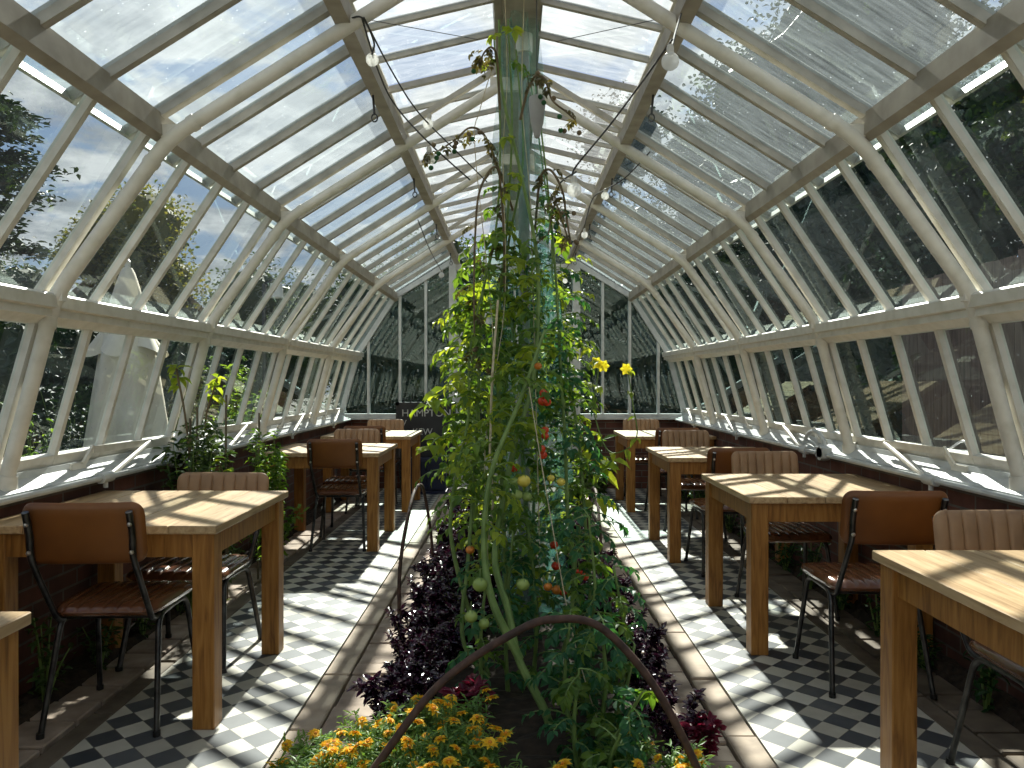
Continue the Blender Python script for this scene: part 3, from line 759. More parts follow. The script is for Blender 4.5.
tomato('tomato_plant', 'slender tomato seedling low behind the thick bare stem',
       [[(-.02, 3.2, 0), (-.03, 3.22, .3), (0, 3.25, .7)], [(.08, 3.25, 0), (.1, 3.25, .35), (.06, 3.3, .75)], [(-.12, 3.1, 0), (-.13, 3.1, .3), (-.1, 3.15, .6)]], 25, .1, .05, .055, .15, mat='leaf_dark', topmat='leaf')
tomato('tomato_plant', 'leafy tomato vine on the left of the row, yellow-green against the light',
       [[(-.08, 3.35, 0), P(463, 640, 3.4), P(468, 560, 3.5), P(474, 480, 3.6), P(478, 400, 3.7), P(482, 300, 3.8), P(497, 220, 3.85), P(500, 120, 3.9), P(494, 40, 3.9)],
        [(-.1, 3.4, .0), P(455, 560, 3.5), P(452, 500, 3.55), P(468, 420, 3.6), P(470, 350, 3.65), P(487, 270, 3.7)]], 12, .8, .05, .062, .22, side=(-.4, -.2, 0), topmat='leaf_lime',
       fruits=[fr(514, 468, 3.5, .02, RT), fr(471, 462, 3.6, .018, GT), fr(470, 550, 3.3, .02, ('tom_orange', 'orange half-ripe tomato')), fr(482, 440, 3.5, .02, GT)])
tomato('tomato_plant', 'dense dark green tomato vine right of the netting, hung with red fruit',
       [[(.2, 3.5, 0), P(575, 600, 3.55), P(568, 520, 3.6), P(565, 440, 3.7), P(560, 360, 3.8), P(556, 280, 3.9), P(548, 190, 4.0), P(535, 80, 4.0)],
        [(.3, 3.6, 0), P(590, 600, 3.6), P(585, 520, 3.7), P(580, 450, 3.8), P(570, 380, 3.9), P(560, 320, 3.9)]], 13, .25, .045, .055, .22, mat='leaf_dark', topmat='leaf', side=(.4, -.4, 0),
       fruits=[fr(544, 393, 3.4, .021, RT), fr(543, 401, 3.42, .024, RT), fr(547, 402, 3.38, .02, RT), fr(545, 430, 3.4, .018, RT), fr(541, 449, 3.4, .021, RT), fr(543, 455, 3.42, .02, RT),
               fr(554, 545, 3.35, .019, RT), fr(556, 566, 3.35, .021, RT), fr(557, 590, 3.2, .022, OT), fr(563, 591, 3.2, .022, RT), fr(579, 572, 3.3, .016, RT), fr(585, 577, 3.3, .017, RT), fr(551, 478, 3.4, .017, YT), fr(561, 482, 3.4, .02, YT), fr(538, 366, 3.5, .018, OT), fr(545, 436, 3.45, .018, RT)])
tomato('tomato_plant', 'low sprawling tomato plant at bed front right of the thick stem',
       [[(.3, 2.95, 0), (.28, 3.0, .25), (.32, 3.0, .5), (.3, 3.05, .8)], [(.35, 2.85, 0), (.42, 2.85, .2), (.46, 2.9, .34)], [(.3, 2.8, 0), (.27, 2.82, .2), (.3, 2.85, .4)], [(.28, 3.05, 0), (.24, 3.1, .4), (.27, 3.1, .75)], [(.4, 3.0, 0), (.44, 3.0, .3), (.4, 3.05, .6)]], 14, .08, .045, .05, .15, mat='leaf_dark', topmat='leaf')
tomato('tomato_plant', 'pale leafy tomato vine close behind the teal netting',
       [[(-.12, 4.3, 0), (-.16, 4.3, .7), (-.2, 4.35, 1.3), (-.16, 4.4, 1.8), (-.1, 4.4, 2.2)], [(-.02, 3.7, 0), (-.06, 3.75, 1.0), P(497, 330, 3.8), P(505, 250, 3.85), P(512, 130, 3.85), P(508, 20, 3.8)], [(-.15, 4.5, 0), (-.23, 4.5, .6), (-.26, 4.5, 1.1), (-.22, 4.5, 1.6), (-.2, 4.5, 2.0)]], 15, .35, .055, .07, .28, topmat='leaf_lime', mat='leaf')
tomato('tomato_plant', 'tall tomato vine in mid-bed with fruit trusses up at the ridge',
       [[(.1, 4.7, 0), (.14, 4.7, .8), (.2, 4.7, 1.5), (.24, 4.7, 2.1), (.18, 4.6, 2.6), (.1, 4.5, 3.1)], [(.12, 3.9, 0), (.05, 3.9, .9), P(520, 380, 3.9), P(506, 270, 3.9), P(523, 160, 3.9), P(516, 50, 3.85)], [(.2, 4.9, 0), (.3, 4.9, .7), (.33, 4.9, 1.3), (.3, 4.9, 1.9)]], 16, .3, .06, .065, .28)
tomato('tomato_plant', 'tomato vine in the rear of the bed beyond the hoops, on the left',
       [[(-.2, 5.6, 0), (-.25, 5.6, .9), (-.3, 5.6, 1.6), (-.25, 5.6, 2.3)], [(-.25, 5.9, 0), (-.3, 5.9, .7), (-.3, 5.9, 1.3), (-.28, 5.9, 1.9)]], 17, .3, .06, .075, .3, topmat='leaf_lime')
tomato('tomato_plant', 'tomato vine in the rear of the bed beyond the hoops, on the right',
       [[(.3, 5.7, 0), (.38, 5.7, .8), (.42, 5.7, 1.5), (.35, 5.7, 2.2)], [(.1, 6.2, 0), (.1, 6.2, 1.2), (.15, 6.2, 2.2)]], 18, .3, .07, .075, .3)

# upper trailing vines with dark cherry fruit
def vine(pts, seed, label, nf=6):
    r = random.Random(seed); b = V(pts[0]); t = empty('trailing_vine', b, label=label, cat='vine')
    path = smoothpath([V(p) - b for p in pts], 8)
    MB().tube(path, [.007 - .0035 * i / len(path) for i in range(len(path))], 6).build('stem', M['stem_dry'], t)
    lf = MB(); 
    for i in range(3, len(path)):
        if r.random() < .35: compound(lf, None, path[i], rdir(r, -.8, .3), r.uniform(.03, .1), r, ls=r.uniform(.015, .028))
    lf.build('foliage', M['leaf_dry'], t)
    for k in range(nf):
        p = path[r.randrange(len(path) // 2, len(path))] + V((r.uniform(-.06, .06), r.uniform(-.05, .05), r.uniform(-.08, .02)))
        m = MB().lathe([(.012 * math.sin(a), -.012 * math.cos(a)) for a in [PI * (.03 + .94 * j / 6) for j in range(7)]], p, 8)
        autosmooth(m.build('tomato', M['leaf_dark'] if k % 2 else M['stem_dry'], t), 80)
    return t
vine([(0, 3.9, 2.2), P(497, 165, 3.8), P(484, 135, 3.7), P(470, 128, 3.65), P(455, 140, 3.6), P(440, 150, 3.6), P(425, 158, 3.6)], 31, 'withered vine tip reaching left under the ridge with dark little fruit', 12)
vine([P(505, 300, 3.8), P(503, 220, 3.8), P(497, 168, 3.7), P(480, 190, 3.6), P(475, 240, 3.6), P(474, 300, 3.6), P(476, 345, 3.55), P(488, 360, 3.55)], 32, 'long dark stem arching over and hanging left of the vines', 3)
vine([P(535, 230, 3.9), P(540, 180, 3.8), P(550, 170, 3.7), P(562, 190, 3.7), P(566, 215, 3.7), P(570, 245, 3.7), P(556, 205, 3.7), P(548, 235, 3.7)], 33, 'tangled leafy vine drooping right of the netting near big bulb', 10)
vine([P(520, 120, 3.8), P(528, 90, 3.7), P(536, 76, 3.6), P(545, 80, 3.55), P(552, 100, 3.5), P(566, 112, 3.5), P(575, 120, 3.5)], 34, 'short vine with dark fruit close under the ridge beam', 9)
vine([P(500, 110, 3.8), P(497, 60, 3.7), P(492, 48, 3.6), P(485, 52, 3.6), P(480, 62, 3.6)], 35, 'tiny sprig with round fruit left of the ridge beam', 2)
# squash-like side shoots with bright leaves and yellow flowers
def shoot(pts, seed, label, leafs, flowers=(), ls=.11):
    r = random.Random(seed); b = V(pts[0]); t = empty('leafy_shoot', b, label=label, cat='plant shoot')
    path = smoothpath([V(p) - b for p in pts], 8); MB().tube(path, .004, 6).build('stem', M['stem'], t)
    lf = MB()
    for i in range(leafs):
        p = path[min(len(path) - 1, int(len(path) * (i + 1) / leafs))]
        for k in range(2): lf.leaf(p, rdir(r, -.7, .3) + V((0, -.2, 0)), V((0, -.4, 1)) + rdir(r) * .3, ls * r.uniform(.6, 1.2), ls * .5, .3)
    lf.build('foliage', M['leaf_lime'], t)
    for p in flowers:
        f = MB(); q = V(p) - b
        for k in range(6):
            a = 2 * PI * k / 6; f.leaf(q, V((math.cos(a), -.3, math.sin(a))), V((0, -1, 0)), .035, .03, .1)
        f.build('flower', M['yellow_flower'], t)
    return t
shoot([P(590, 400, 4.3), P(606, 448, 4.2), P(625, 450, 4.1), P(637, 435, 4.1), P(633, 405, 4.1), P(628, 370, 4.1)], 41, 'curling shoot with a yellow flower in front of the right gable', 7, [P(626, 369, 4.1)], .06)
shoot([P(560, 350, 4.2), P(585, 345, 4.1), P(598, 365, 4.0), P(592, 410, 4.0)], 42, 'side shoot with an open yellow flower beside the right doorpost', 5, [P(596, 363, 4.0), P(603, 366, 4.0)], .07)
shoot([P(480, 370, 4.0), P(455, 380, 3.9), P(440, 395, 3.85), P(426, 405, 3.8)], 43, 'bright green leaves reaching left over the doorpost', 6, ls=.14)
shoot([P(480, 420, 3.9), P(455, 436, 3.8), P(438, 438, 3.75), P(428, 450, 3.7)], 44, 'pale leafy shoot hanging in front of the chalkboard', 7, ls=.11)
shoot([P(585, 440, 4.6), P(592, 450, 4.5), P(600, 470, 4.4), P(612, 460, 4.4)], 45, 'pale leafy shoot low on the right of the vines', 6, ls=.13)
shoot([P(590, 520, 4.2), P(594, 500, 4.1), P(600, 497, 4.05), P(606, 500, 4.0)], 46, 'small green sprig by the right iron hoop', 4, ls=.11)

# central support post, netting, twine
nb = empty('support_post', (.06, 4.15, 0), label='slim grey-green post carrying the vines up to the ridge', cat='post')
autosmooth(MB().tube([(0, 0, -.03), (0, 0, 3.2)], .03, 12).build('pole', M['felt'], nb)); MB().tube([(0, 0, 3.1), (0, 0, 3.2)], .045, 12).build('collar', M['paint'], nb)
nt_ = MB(); rr = random.Random(4); prof = []
n_ = 22; H_ = 30; vs = []; fs = []
for j in range(H_ + 1):
    z = .1 + 3.1 * j / H_; w_ = .15 * (1 - .45 * max(0, z - 1.6) / 1.6)
    for i in range(n_):
        a = 2 * PI * i / n_; q = w_ * (1 + .35 * math.sin(a * 3 + z * 2.1) + .18 * math.sin(a * 7 - z * 5) + rr.uniform(-.05, .05)); vs.append((.1 - .02 * z + q * math.cos(a), 3.98 + q * math.sin(a), z))
for j in range(H_):
    for i in range(n_):
        a = j * n_ + i; b_ = j * n_ + (i + 1) % n_; fs.append((a, b_, b_ + n_, a + n_))
o = MB().add(vs, fs).build('garden_netting', M['net'], smooth=True); tag(o, 'teal plastic netting wrapped round the middle of the vines', 'netting')
def twine(pts, label, r_=.0022):
    o = MB().tube(smoothpath(pts, 5), r_, 5).build('twine', M['twine']); tag(o, label, 'twine', 'garden twine tied up to the ridge')
twine([P(529, 387, 3.2), P(540, 455, 3.1), P(553, 530, 3.0), P(568, 613, 2.9), P(582, 670, 2.8), P(602, 735, 2.75)], 'pale twine slanting down to the right through the vines')
twine([P(505, 0, 3.75), P(507, 80, 3.8), P(503, 160, 3.8), P(505, 300, 3.7), P(485, 450, 3.5), P(490, 600, 3.3)], 'pale twine hanging straight down from the ridge')
twine([P(524, 0, 3.75), P(522, 100, 3.8), P(530, 200, 3.8), P(534, 330, 3.7), P(540, 560, 3.4)], 'thin twine dropping beside the support post')
twine([P(495, 60, 3.8), P(480, 110, 3.8), P(475, 150, 3.8), P(492, 320, 3.7), P(492, 420, 3.6)], 'thin twine on the left side of the vines')
# knotted rope hanks (pale twisted twine among stems)
o = autosmooth(MB().tube(smoothpath([P(498, 300, 3.45), P(492, 380, 3.4), P(491, 420, 3.4), P(490, 460, 3.38), P(493, 500, 3.35), P(489, 540, 3.3)], 6), .006, 6).build('jute_rope', M['twine'])); tag(o, 'pale jute rope knotted among the vine stems', 'rope')

# purple basil
def basil_mesh(r, h, rad, mat='basil', n=130, ls=.04):
    t = empty('purple_basil')
    st = MB(); lf = MB()
    for k in range(5):
        a = r.uniform(0, 2 * PI); tip = V((rad * math.cos(a) * r.uniform(.3, 1), rad * math.sin(a) * r.uniform(.3, 1), h * r.uniform(.6, 1)))
        pth = smoothpath([V((0, 0, -.02)), tip * .5 + V((0, 0, .03)), tip], 4); st.tube(pth, .0028, 5)
        for i in range(1, len(pth)):
            for q in range(n // 10):
                d = rdir(r, -.2, .7); lf.leaf(pth[i] + rdir(r) * .012, d, V((0, 0, 1)) + rdir(r) * .6, ls * r.uniform(.6, 1.35), ls * .55, r.uniform(-.1, .3))
    st.build('stem', M['stem_dry'], t); lf.build('foliage', M[mat], t)
    return t
rb = random.Random(21); protos = [basil_mesh(rb, .24, .13), basil_mesh(rb, .3, .14), basil_mesh(rb, .2, .14, ls=.048)]
red = basil_mesh(rb, .16, .08, 'basil_red', 50, .055)
used = set()
def put(proto, x, y, sc, label, cat, group=None, z=.03):
    if proto.name in used: o = copy_tree(proto)
    else: o = proto; used.add(proto.name)
    o.location = (x, y, z); o.rotation_euler = (0, 0, rb.uniform(0, 6.3)); o.scale = (sc, sc, sc); tag(o, label, cat, group); return o
y = 2.75
while y < 7.6:
    for x in (-.47, -.34, -.2):
        if y < 3.5 and x > -.3: continue
        if y < 3.0 and x > -.4: continue
        put(protos[rb.randrange(3)], x + rb.uniform(-.05, .05), y + rb.uniform(-.06, .06), rb.uniform(.75, 1.0) * (.8 if y < 3.4 else 1), 'dark purple basil bush in the row along the left of the bed', 'basil', 'purple basil along the left of the bed')
    y += .2
y = 2.7
while y < 7.6:
    for x in (.54, .38):
        if x < .4 and y < 3.6: continue
        put(protos[rb.randrange(3)], x + rb.uniform(-.04, .04), y + rb.uniform(-.06, .06), rb.uniform(.65, .95), 'dark purple basil bush in the row along the right of the bed', 'basil', 'purple basil along the right of the bed')
    y += .21
put(red, -.16, 2.92, 1, 'wine-red leafy basil beside bare soil behind the marigolds', 'basil')
o = copy_tree(red); o.location = (.66, 2.62, .06); o.scale = (.7, .7, .8); tag(o, 'magenta-tipped basil sprig leaning over the right paving', 'basil')

# marigolds
def flower_mesh(r):
    f = MB()
    for ring, (n, L, e) in enumerate(((8, .024, .15), (7, .018, .5))):
        for k in range(n):
            a = 2 * PI * (k + ring * .5) / n; f.leaf(V((0, 0, .002 * ring)), V((math.cos(a), math.sin(a), e)), V((0, 0, 1)), L * r.uniform(.85, 1.1), .016, .2)
    f.lathe([(.0005, .0), (.006, .002), (.0055, .007), (.001, .009)], (0, 0, 0), 8, mi=1)
    me = f.build('flower', [M['mari'], M['mari_c']]); 
    return me
fl0 = flower_mesh(random.Random(2)); flm = fl0.data; bpy.data.objects.remove(fl0)
def marigold(seed, x, y, h, rad, nfl, label, group):
    r = random.Random(seed); t = empty('marigold_plant', (x, y, .03), label=label, cat='marigold', group=group)
    st = MB(); lf = MB(); heads = []
    for k in range(26):
        a = r.uniform(0, 2 * PI); q = rad * math.sqrt(r.random()); tip = V((q * math.cos(a), q * math.sin(a), h * r.uniform(.6, 1.05)))
        pth = smoothpath([V((0, 0, -.02)), tip * .45 + V((0, 0, .02)), tip], 4); st.tube(pth, .0016, 4)
        if len(heads) < nfl * 1.5: heads.append(tip)
        for i in range(2, len(pth)):
            for _ in range(4): lf.leaf(pth[i] + rdir(r) * .01, rdir(r, -.1, .8), V((0, 0, 1)) + rdir(r) * .5, r.uniform(.02, .045), .009, r.uniform(0, .4))
    st.build('stem', M['stem'], t); lf.build('foliage', M['mari_leaf'], t)
    for p in heads:
        o = bpy.data.objects.new('flower', flm); C.objects.link(o); o.parent = t; o.location = p + V((0, 0, .004))
        o.rotation_euler = (r.uniform(-.5, .7), r.uniform(-.5, .5), r.uniform(0, 6)); s = r.uniform(.8, 1.25); o.scale = (s, s, s)
k = 0
for (x, y, h, nf) in [(-.62, 2.5, .13, 4), (-.50, 2.36, .18, 7), (-.42, 2.5, .2, 8), (-.30, 2.38, .21, 8), (-.22, 2.52, .22, 8), (-.12, 2.40, .2, 6), (-.38, 2.24, .2, 7), (-.54, 2.2, .19, 7), (-.24, 2.22, .2, 7), (-.08, 2.26, .17, 4),
                      (-.33, 2.68, .19, 7), (-.48, 2.64, .14, 5), (-.64, 2.32, .15, 5), (-.18, 2.7, .19, 5), (0.0, 2.12, .17, 4), (-.68, 2.16, .15, 5), (-.46, 2.06, .2, 5)]:
    marigold(100 + k, x, y, h, .115, nf, 'orange-flowered marigold in the clump at the bed front, left of the thick stem', 'marigolds at front left of the bed'); k += 1
for (x, y, h, nf) in [(.1, 2.26, .14, 3), (.2, 2.18, .13, 3), (.32, 2.3, .15, 4), (.42, 2.2, .15, 5), (.52, 2.34, .16, 6), (.62, 2.24, .15, 6), (.57, 2.14, .16, 5), (.36, 2.5, .15, 1)]:
    marigold(130 + k, x, y, h, .105, nf, 'orange-flowered marigold at the bed front, right of the thick stem', 'marigolds at front right of the bed'); k += 1

# planter growth beside the left wall between the tables
def bush(name, label, cat, x, y, z0, h, rad, n, ls, mat, seed, group=None, stalks=6, lobes=None):
    r = random.Random(seed); t = empty(name, (x, y, z0), label=label, cat=cat, group=group); st = MB(); lf = MB()
    for k in range(stalks):
        a = r.uniform(0, 2 * PI); q = rad * math.sqrt(r.random()); tip = V((q * math.cos(a), q * math.sin(a), h * r.uniform(.55, 1.05)))
        pth = smoothpath([V((0, 0, -.03)), tip * .5 + V((0, 0, .05 * h)), tip], 5); st.tube(pth, [.006 - .004 * i / len(pth) for i in range(len(pth))], 5)
        for i in range(2, len(pth)):
            for _ in range(max(1, n // (stalks * 8))): lf.leaf(pth[i] + rdir(r) * .03, rdir(r, -.4, .6), V((0, 0, 1)) + rdir(r) * .5, ls * r.uniform(.6, 1.3), ls * .5, r.uniform(0, .35))
    st.build('stem', M['stem'], t); lf.build('foliage', M[mat], t); return t
bush('leafy_plant', 'leafy green plant against the left wall just beyond the front table', 'plant', -1.82, 4.35, .0, 1.05, .2, 1100, .06, 'shrub', 51, stalks=12)
bush('leafy_plant', 'bushy plant with small pale leaves before the middle left table', 'plant', -1.62, 5.1, .0, .95, .2, 1300, .05, 'leaf', 52, stalks=12)
bush('leafy_plant', 'dark leafy plant low behind the ribbed chair at front left', 'plant', -1.83, 4.8, .0, .98, .2, 1000, .06, 'shrub', 53, stalks=10)
bush('leafy_plant', 'pale-leaved plant on the ground under the middle left table', 'plant', -1.75, 5.55, 0, .5, .22, 320, .06, 'leaf', 54, stalks=9)
def tallstem(pts, label, seed):
    r = random.Random(seed); b = V(pts[0]); t = empty('tall_seedling', b, label=label, cat='plant')
    pth = smoothpath([V(p) - b for p in pts], 6); MB().tube(pth, .006, 6).build('stem', M['stem_dry'], t); lf = MB()
    for k in range(16): lf.leaf(pth[-1 - r.randrange(3)], rdir(r, -.5, .6), V((0, 0, 1)) + rdir(r) * .4, r.uniform(.05, .1), .04, .3)
    for k in range(14): lf.leaf(pth[r.randrange(len(pth) // 2)], rdir(r, -.4, .6), V((0, 0, 1)), r.uniform(.05, .1), .04, .2)
    lf.build('foliage', M['leaf_lime'], t)
tallstem([(-1.9, 4.45, 0), (-1.87, 4.45, .7), P(186, 425, 4.4), P(176, 368, 4.4)], 'tall thin stem with a lime leaf tuft beside first left pipe', 61)
tallstem([(-1.75, 4.7, 0), (-1.76, 4.7, .7), P(205, 430, 4.6), P(217, 378, 4.6)], 'tall thin stem with a lime leaf tuft, second along the left planter', 62)
for i, (px, Y, zt) in enumerate(((190, 4.45, 1.12), (197, 4.6, 1.18), (226, 4.75, 1.25), (259, 5.2, 1.12))):
    x = (px - 513) * Y / 769; o = MB().tube([(x - .01, Y, -.02), (x, Y, zt)], .007, 6).build('plant_cane', M['cane']); tag(o, 'dark cane standing upright in the left planter', 'cane', 'canes in the left planter')
# low growth along both walls
rw = random.Random(77); lp = None
for i in range(9):
    y = 1.9 + i * .42
    bush('ground_plant', 'low leafy plant at the foot of the left wall, under the tables', 'plant', -1.93, y, 0, rw.uniform(.2, .4), .1, 110, .045, 'shrub', 300 + i, 'low plants along the left wall', stalks=6)
for i in range(15):
    y = 2.2 + i * .46
    bush('ground_plant', 'low leafy plant at the foot of the right wall, under the tables', 'plant', 1.92, y, 0, rw.uniform(.15, .36), .09, 110, .045, 'grass', 330 + i, 'low plants along the right wall', stalks=6)
# plants in the far right corner of the bed
bush('leafy_plant', 'pale broad-leaved plant at far end of the bed, right side', 'plant', .62, 7.4, 0, .75, .28, 200, .13, 'shrub', 71, stalks=8)
bush('leafy_plant', 'dark green low plant at the far end before the brick wall', 'plant', .95, 8.7, 0, .45, .25, 260, .09, 'shrub', 72, stalks=8)

# ------------------------------------------------------------------ string lights
def strand(paths, bulbs, label, wr=.004):
    b = V(paths[0][0]); t = empty('string_lights', b, label=label, cat='string lights')
    for p in paths: MB().tube(smoothpath([V(q) - b for q in p], 6), wr, 6).build('cable', M['wire'], t)
    for (p, r_, tilt) in bulbs:
        e = empty('bulb_holder'); e.parent = t; e.location = V(p) - b; e.rotation_euler = tilt
        autosmooth(MB().lathe([(.004, 1.9 * r_), (.3 * r_, 1.85 * r_), (.42 * r_, 1.5 * r_), (.42 * r_, .85 * r_), (.3 * r_, .8 * r_)], (0, 0, 0), 12).build('socket', M['socket'], e))
        autosmooth(MB().lathe([(r_ * math.sin(a) * (1 if a < 2.2 else 1), -r_ * math.cos(a)) for a in [PI * (.02 + .84 * i / 10) for i in range(11)]], (0, 0, 0), 16).build('bulb', M['bulb'], e), 80)
strand([[P(344, 22, 3.14), P(362, 18, 3.1), P(374, 42, 3.2), P(372, 55, 3.25)], [P(364, 18, 3.1), P(390, 68, 3.4), P(418, 112, 3.7), P(455, 150, 4.2), P(487, 182, 4.6)],
        [P(362, 18, 3.1), P(378, 70, 3.4), P(395, 105, 3.6), P(428, 142, 3.6), P(470, 180, 3.9)], [P(418, 220, 5.5), P(430, 250, 6.4), P(442, 272, 7.5)]],
       [(P(372.5, 60, 3.3), .028, (0, 0, 0)), (P(428, 124, 3.85), .027, (0, .2, 0)), (P(430, 158, 3.6), .029, (0, -.1, 0)), (P(441.5, 275, 7.5), .028, (0, 0, 0))],
       'festoon lights with four clear bulbs looping under the left roof slope')
strand([[P(683, 8, 3.14), P(676, 30, 2.8), P(671, 50, 2.55)], [P(672, 40, 2.6), P(645, 78, 2.8), P(610, 125, 3.0), P(577, 165, 3.1), P(572, 176, 3.1)],
        [P(576, 172, 3.1), P(566, 178, 3.3), P(560, 183, 3.5)], [P(650, 152, 4.7), P(625, 178, 4.9), P(605, 190, 5.0), P(592, 200, 5.5), P(584, 228, 6.3)], [P(584, 228, 6.3), P(572, 258, 7.2), P(563, 274, 7.6)]],
       [(P(670, 62, 2.5), .029, (0, 0, 0)), (P(574, 190, 3.0), .029, (0, 0, 0)), (P(605, 196, 5.0), .026, (0, 0, 0)), (P(584.5, 235, 6.3), .028, (0, 0, 0)), (P(562, 275, 7.6), .026, (0, 0, 0)), (P(565, 281, 7.8), .026, (0, 0, 0))],
       'festoon lights with round bulbs looping under the right roof slope')
# thin tie wire across the roof
for i, (a_, b_, lab) in enumerate(((P(356, 18, 3.14), P(478, 40, 3.9), 'thin tie wire from left truss to ridge'), (P(556, 42, 3.9), P(684, 14, 3.14), 'thin tie wire from ridge to the right truss'))):
    o = MB().tube([a_, b_], .0018, 5).build('tie_wire', M['wire']); tag(o, lab, 'wire')
# slim hanging lamp under the ridge
hl = empty('hanging_lamp', P(537, 95, 3.6), label='grey tapered hanging lamp among the vines under the ridge', cat='lamp')
autosmooth(MB().lathe([(.006, .0), (.036, -.012), (.04, -.04), (.03, -.13), (.012, -.2), (.004, -.205)], (0, 0, 0), 14).build('lamp_body', M['felt'], hl))
MB().tube([(0, 0, 0), (.0, .06, 3.2 - hl.location.z)], .003, 5).build('cord', M['wire'], hl)

# ------------------------------------------------------------------ chalkboard and navy cabinet by the door
def text_mesh(txt, size, loc, rot, mat, parent, name='lettering', ext=.001):
    cu = bpy.data.curves.new(name, 'FONT'); cu.body = txt; cu.size = size; cu.extrude = ext; cu.align_x = 'LEFT'
    o = bpy.data.objects.new(name, cu); C.objects.link(o); dg = bpy.context.evaluated_depsgraph_get(); dg.update()
    me = bpy.data.meshes.new_from_object(o.evaluated_get(dg)); bpy.data.objects.remove(o)
    me.materials.clear(); me.materials.append(mat)
    o = bpy.data.objects.new(name, me); C.objects.link(o); o.parent = parent; o.location = loc; o.rotation_euler = rot; return o
sb = empty('chalkboard_sign', (-1.05, 9.25, .37), label='black chalkboard reading HAMPTON, propped by the far left doorpost', cat='sign')
f = MB(); f.box(-.33, .33, 0, .03, 0, .68); f.build('board', M['chalk'], sb)
f = MB(); f.box(-.36, -.32, -.01, .04, -.0, .71); f.box(.32, .36, -.01, .04, 0, .71); f.box(-.36, .36, -.01, .04, .67, .71); f.box(-.36, .36, -.01, .04, -.03, .01)
for k in range(7):
    x = -.27 + .09 * k; f.lathe([(.002, .05), (.014, .03), (.006, .012), (.016, 0)], (x, .015, .71), 8)
f.build('frame', M['chalk'], sb)
for txt, z, s in (('HAMPTON', .54, .122), ('V', .43, .10), ('KEW', .32, .11)):
    text_mesh(txt, s, (-.29 if s != .11 else -.16, -.006, z), (PI / 2, 0, 0), M['chalktext'], sb)
cb = empty('navy_cabinet', (-1.02, 9.22, 0), label='dark navy cupboard under the chalkboard at the far left', cat='cupboard')
MB().box(-.22, .22, -.12, .14, .03, .42, bev=.008).build('carcass', M['navy'], cb); MB().box(-.19, -.005, -.135, -.12, .06, .39, bev=.003).build('door', M['navy'], cb); MB().box(.005, .19, -.135, -.12, .06, .39, bev=.003).build('door', M['navy'], cb)
MB().box(-.24, .24, -.14, .15, .0, .03).build('plinth', M['navy'], cb)

# ------------------------------------------------------------------ outside
def tree(name, label, cat, x, y, h, crown, mat, seed, n=3200, ls=.3, trunk=.25, group=None, lobes=9, cz=.6, z0=-.06):
    r = random.Random(seed); t = empty(name, (x, y, z0), label=label, cat=cat, group=group)
    tk = MB(); tk.tube([(0, 0, 0), (.1, 0, h * .35), (0, .1, h * .7)], [trunk, trunk * .75, trunk * .3], 8)
    cs = []
    for k in range(lobes):
        a = r.uniform(0, 2 * PI); q = crown[0] * .62 * math.sqrt(r.random()); zc = h * cz + crown[1] * r.uniform(-.75, .75)
        w = 1 - abs(zc - h * cz) / crown[1] * .5
        c = V((q * w * math.cos(a), q * w * math.sin(a), zc)); cs.append((c, crown[0] * r.uniform(.32, .55)))
        tk.tube([(0, 0, h * .3), c * .6 + V((0, 0, h * .15)), c], [trunk * .35, trunk * .2, .03], 6)
    tk.build('trunk', M['bark'], t); lf = MB()
    for c, rad in cs:
        q = MB().lathe([(math.sin(a) * rad * .66, -math.cos(a) * rad * .66) for a in [PI * (.02 + .96 * i / 7) for i in range(8)]], c, 12)
        lf.add([V(p) + rdir(r) * rad * .12 for p in q.v], q.f)
    n = int(n * 2.7); ls *= .52
    for k in range(n):
        c, rad = cs[r.randrange(len(cs))]; d = rdir(r); p = c + d * rad * r.uniform(.6, 1.12)
        lf.leaf(p, rdir(r, -.6, .5), d + rdir(r) * .6, ls * r.uniform(.5, 1.2), ls * .55, .2)
    lf.build('crown', M[mat], t); return t
def conifer(label, x, y, h, w, seed, mat='tree_dark', n=5200, z0=-.06):
    r = random.Random(seed); t = empty('conifer_tree', (x, y, z0), label=label, cat='tree'); tk = MB(); lf = MB()
    tk.tube([(0, 0, 0), (0, 0, h * .95)], [.35, .06], 8)
    br = []
    for k in range(46):
        z = h * (.18 + .8 * k / 46); L = w * (1 - .72 * (k / 46) ** 1.4) * r.uniform(.6, 1.1); a = r.uniform(0, 2 * PI)
        e = V((L * math.cos(a), L * math.sin(a), z + L * r.uniform(-.05, .22))); tk.tube([(0, 0, z - .1), e], [.06, .015], 5); br.append((V((0, 0, z)), e))
    for k in range(n):
        a, b = br[r.randrange(len(br))]; u = r.random() ** .6; p = a.lerp(b, u) + V((r.gauss(0, .3), r.gauss(0, .3), r.gauss(.05, .1))) * (1.1 - .4 * u)
        lf.leaf(p, rdir(r, -.2, .5), V((0, 0, 1)) + rdir(r) * .7, r.uniform(.1, .3), .1, .1)
    tk.build('trunk', M['bark'], t); lf.build('crown', M[mat], t)
conifer('big dark conifer standing outside at the upper left', -12.9, 18, 8.4, 3.6, 81, n=14000)
tree('broadleaf_tree', 'round tree with golden-green top outside left, right of the conifer', 'tree', -9.5, 19.0, 6.2, (2.0, 2.0), 'tree_gold', 82, 4200, .26, cz=.62)
tree('broadleaf_tree', 'dark tree close to the left side of the glasshouse', 'tree', -15.5, 10.5, 4.6, (2.8, 1.9), 'tree_dark', 83, 3600, .28, cz=.55)
tree('broadleaf_tree', 'dark green tree behind the house roof on the left', 'tree', -19, 31, 8, (4, 2.8), 'tree_mid', 84, 3600, .34, cz=.55)
tree('broadleaf_tree', 'rounded dark tree far off beyond the left gable', 'tree', -8.8, 29, 5.2, (3.4, 2.0), 'tree_mid', 85, 3600, .3, cz=.6)
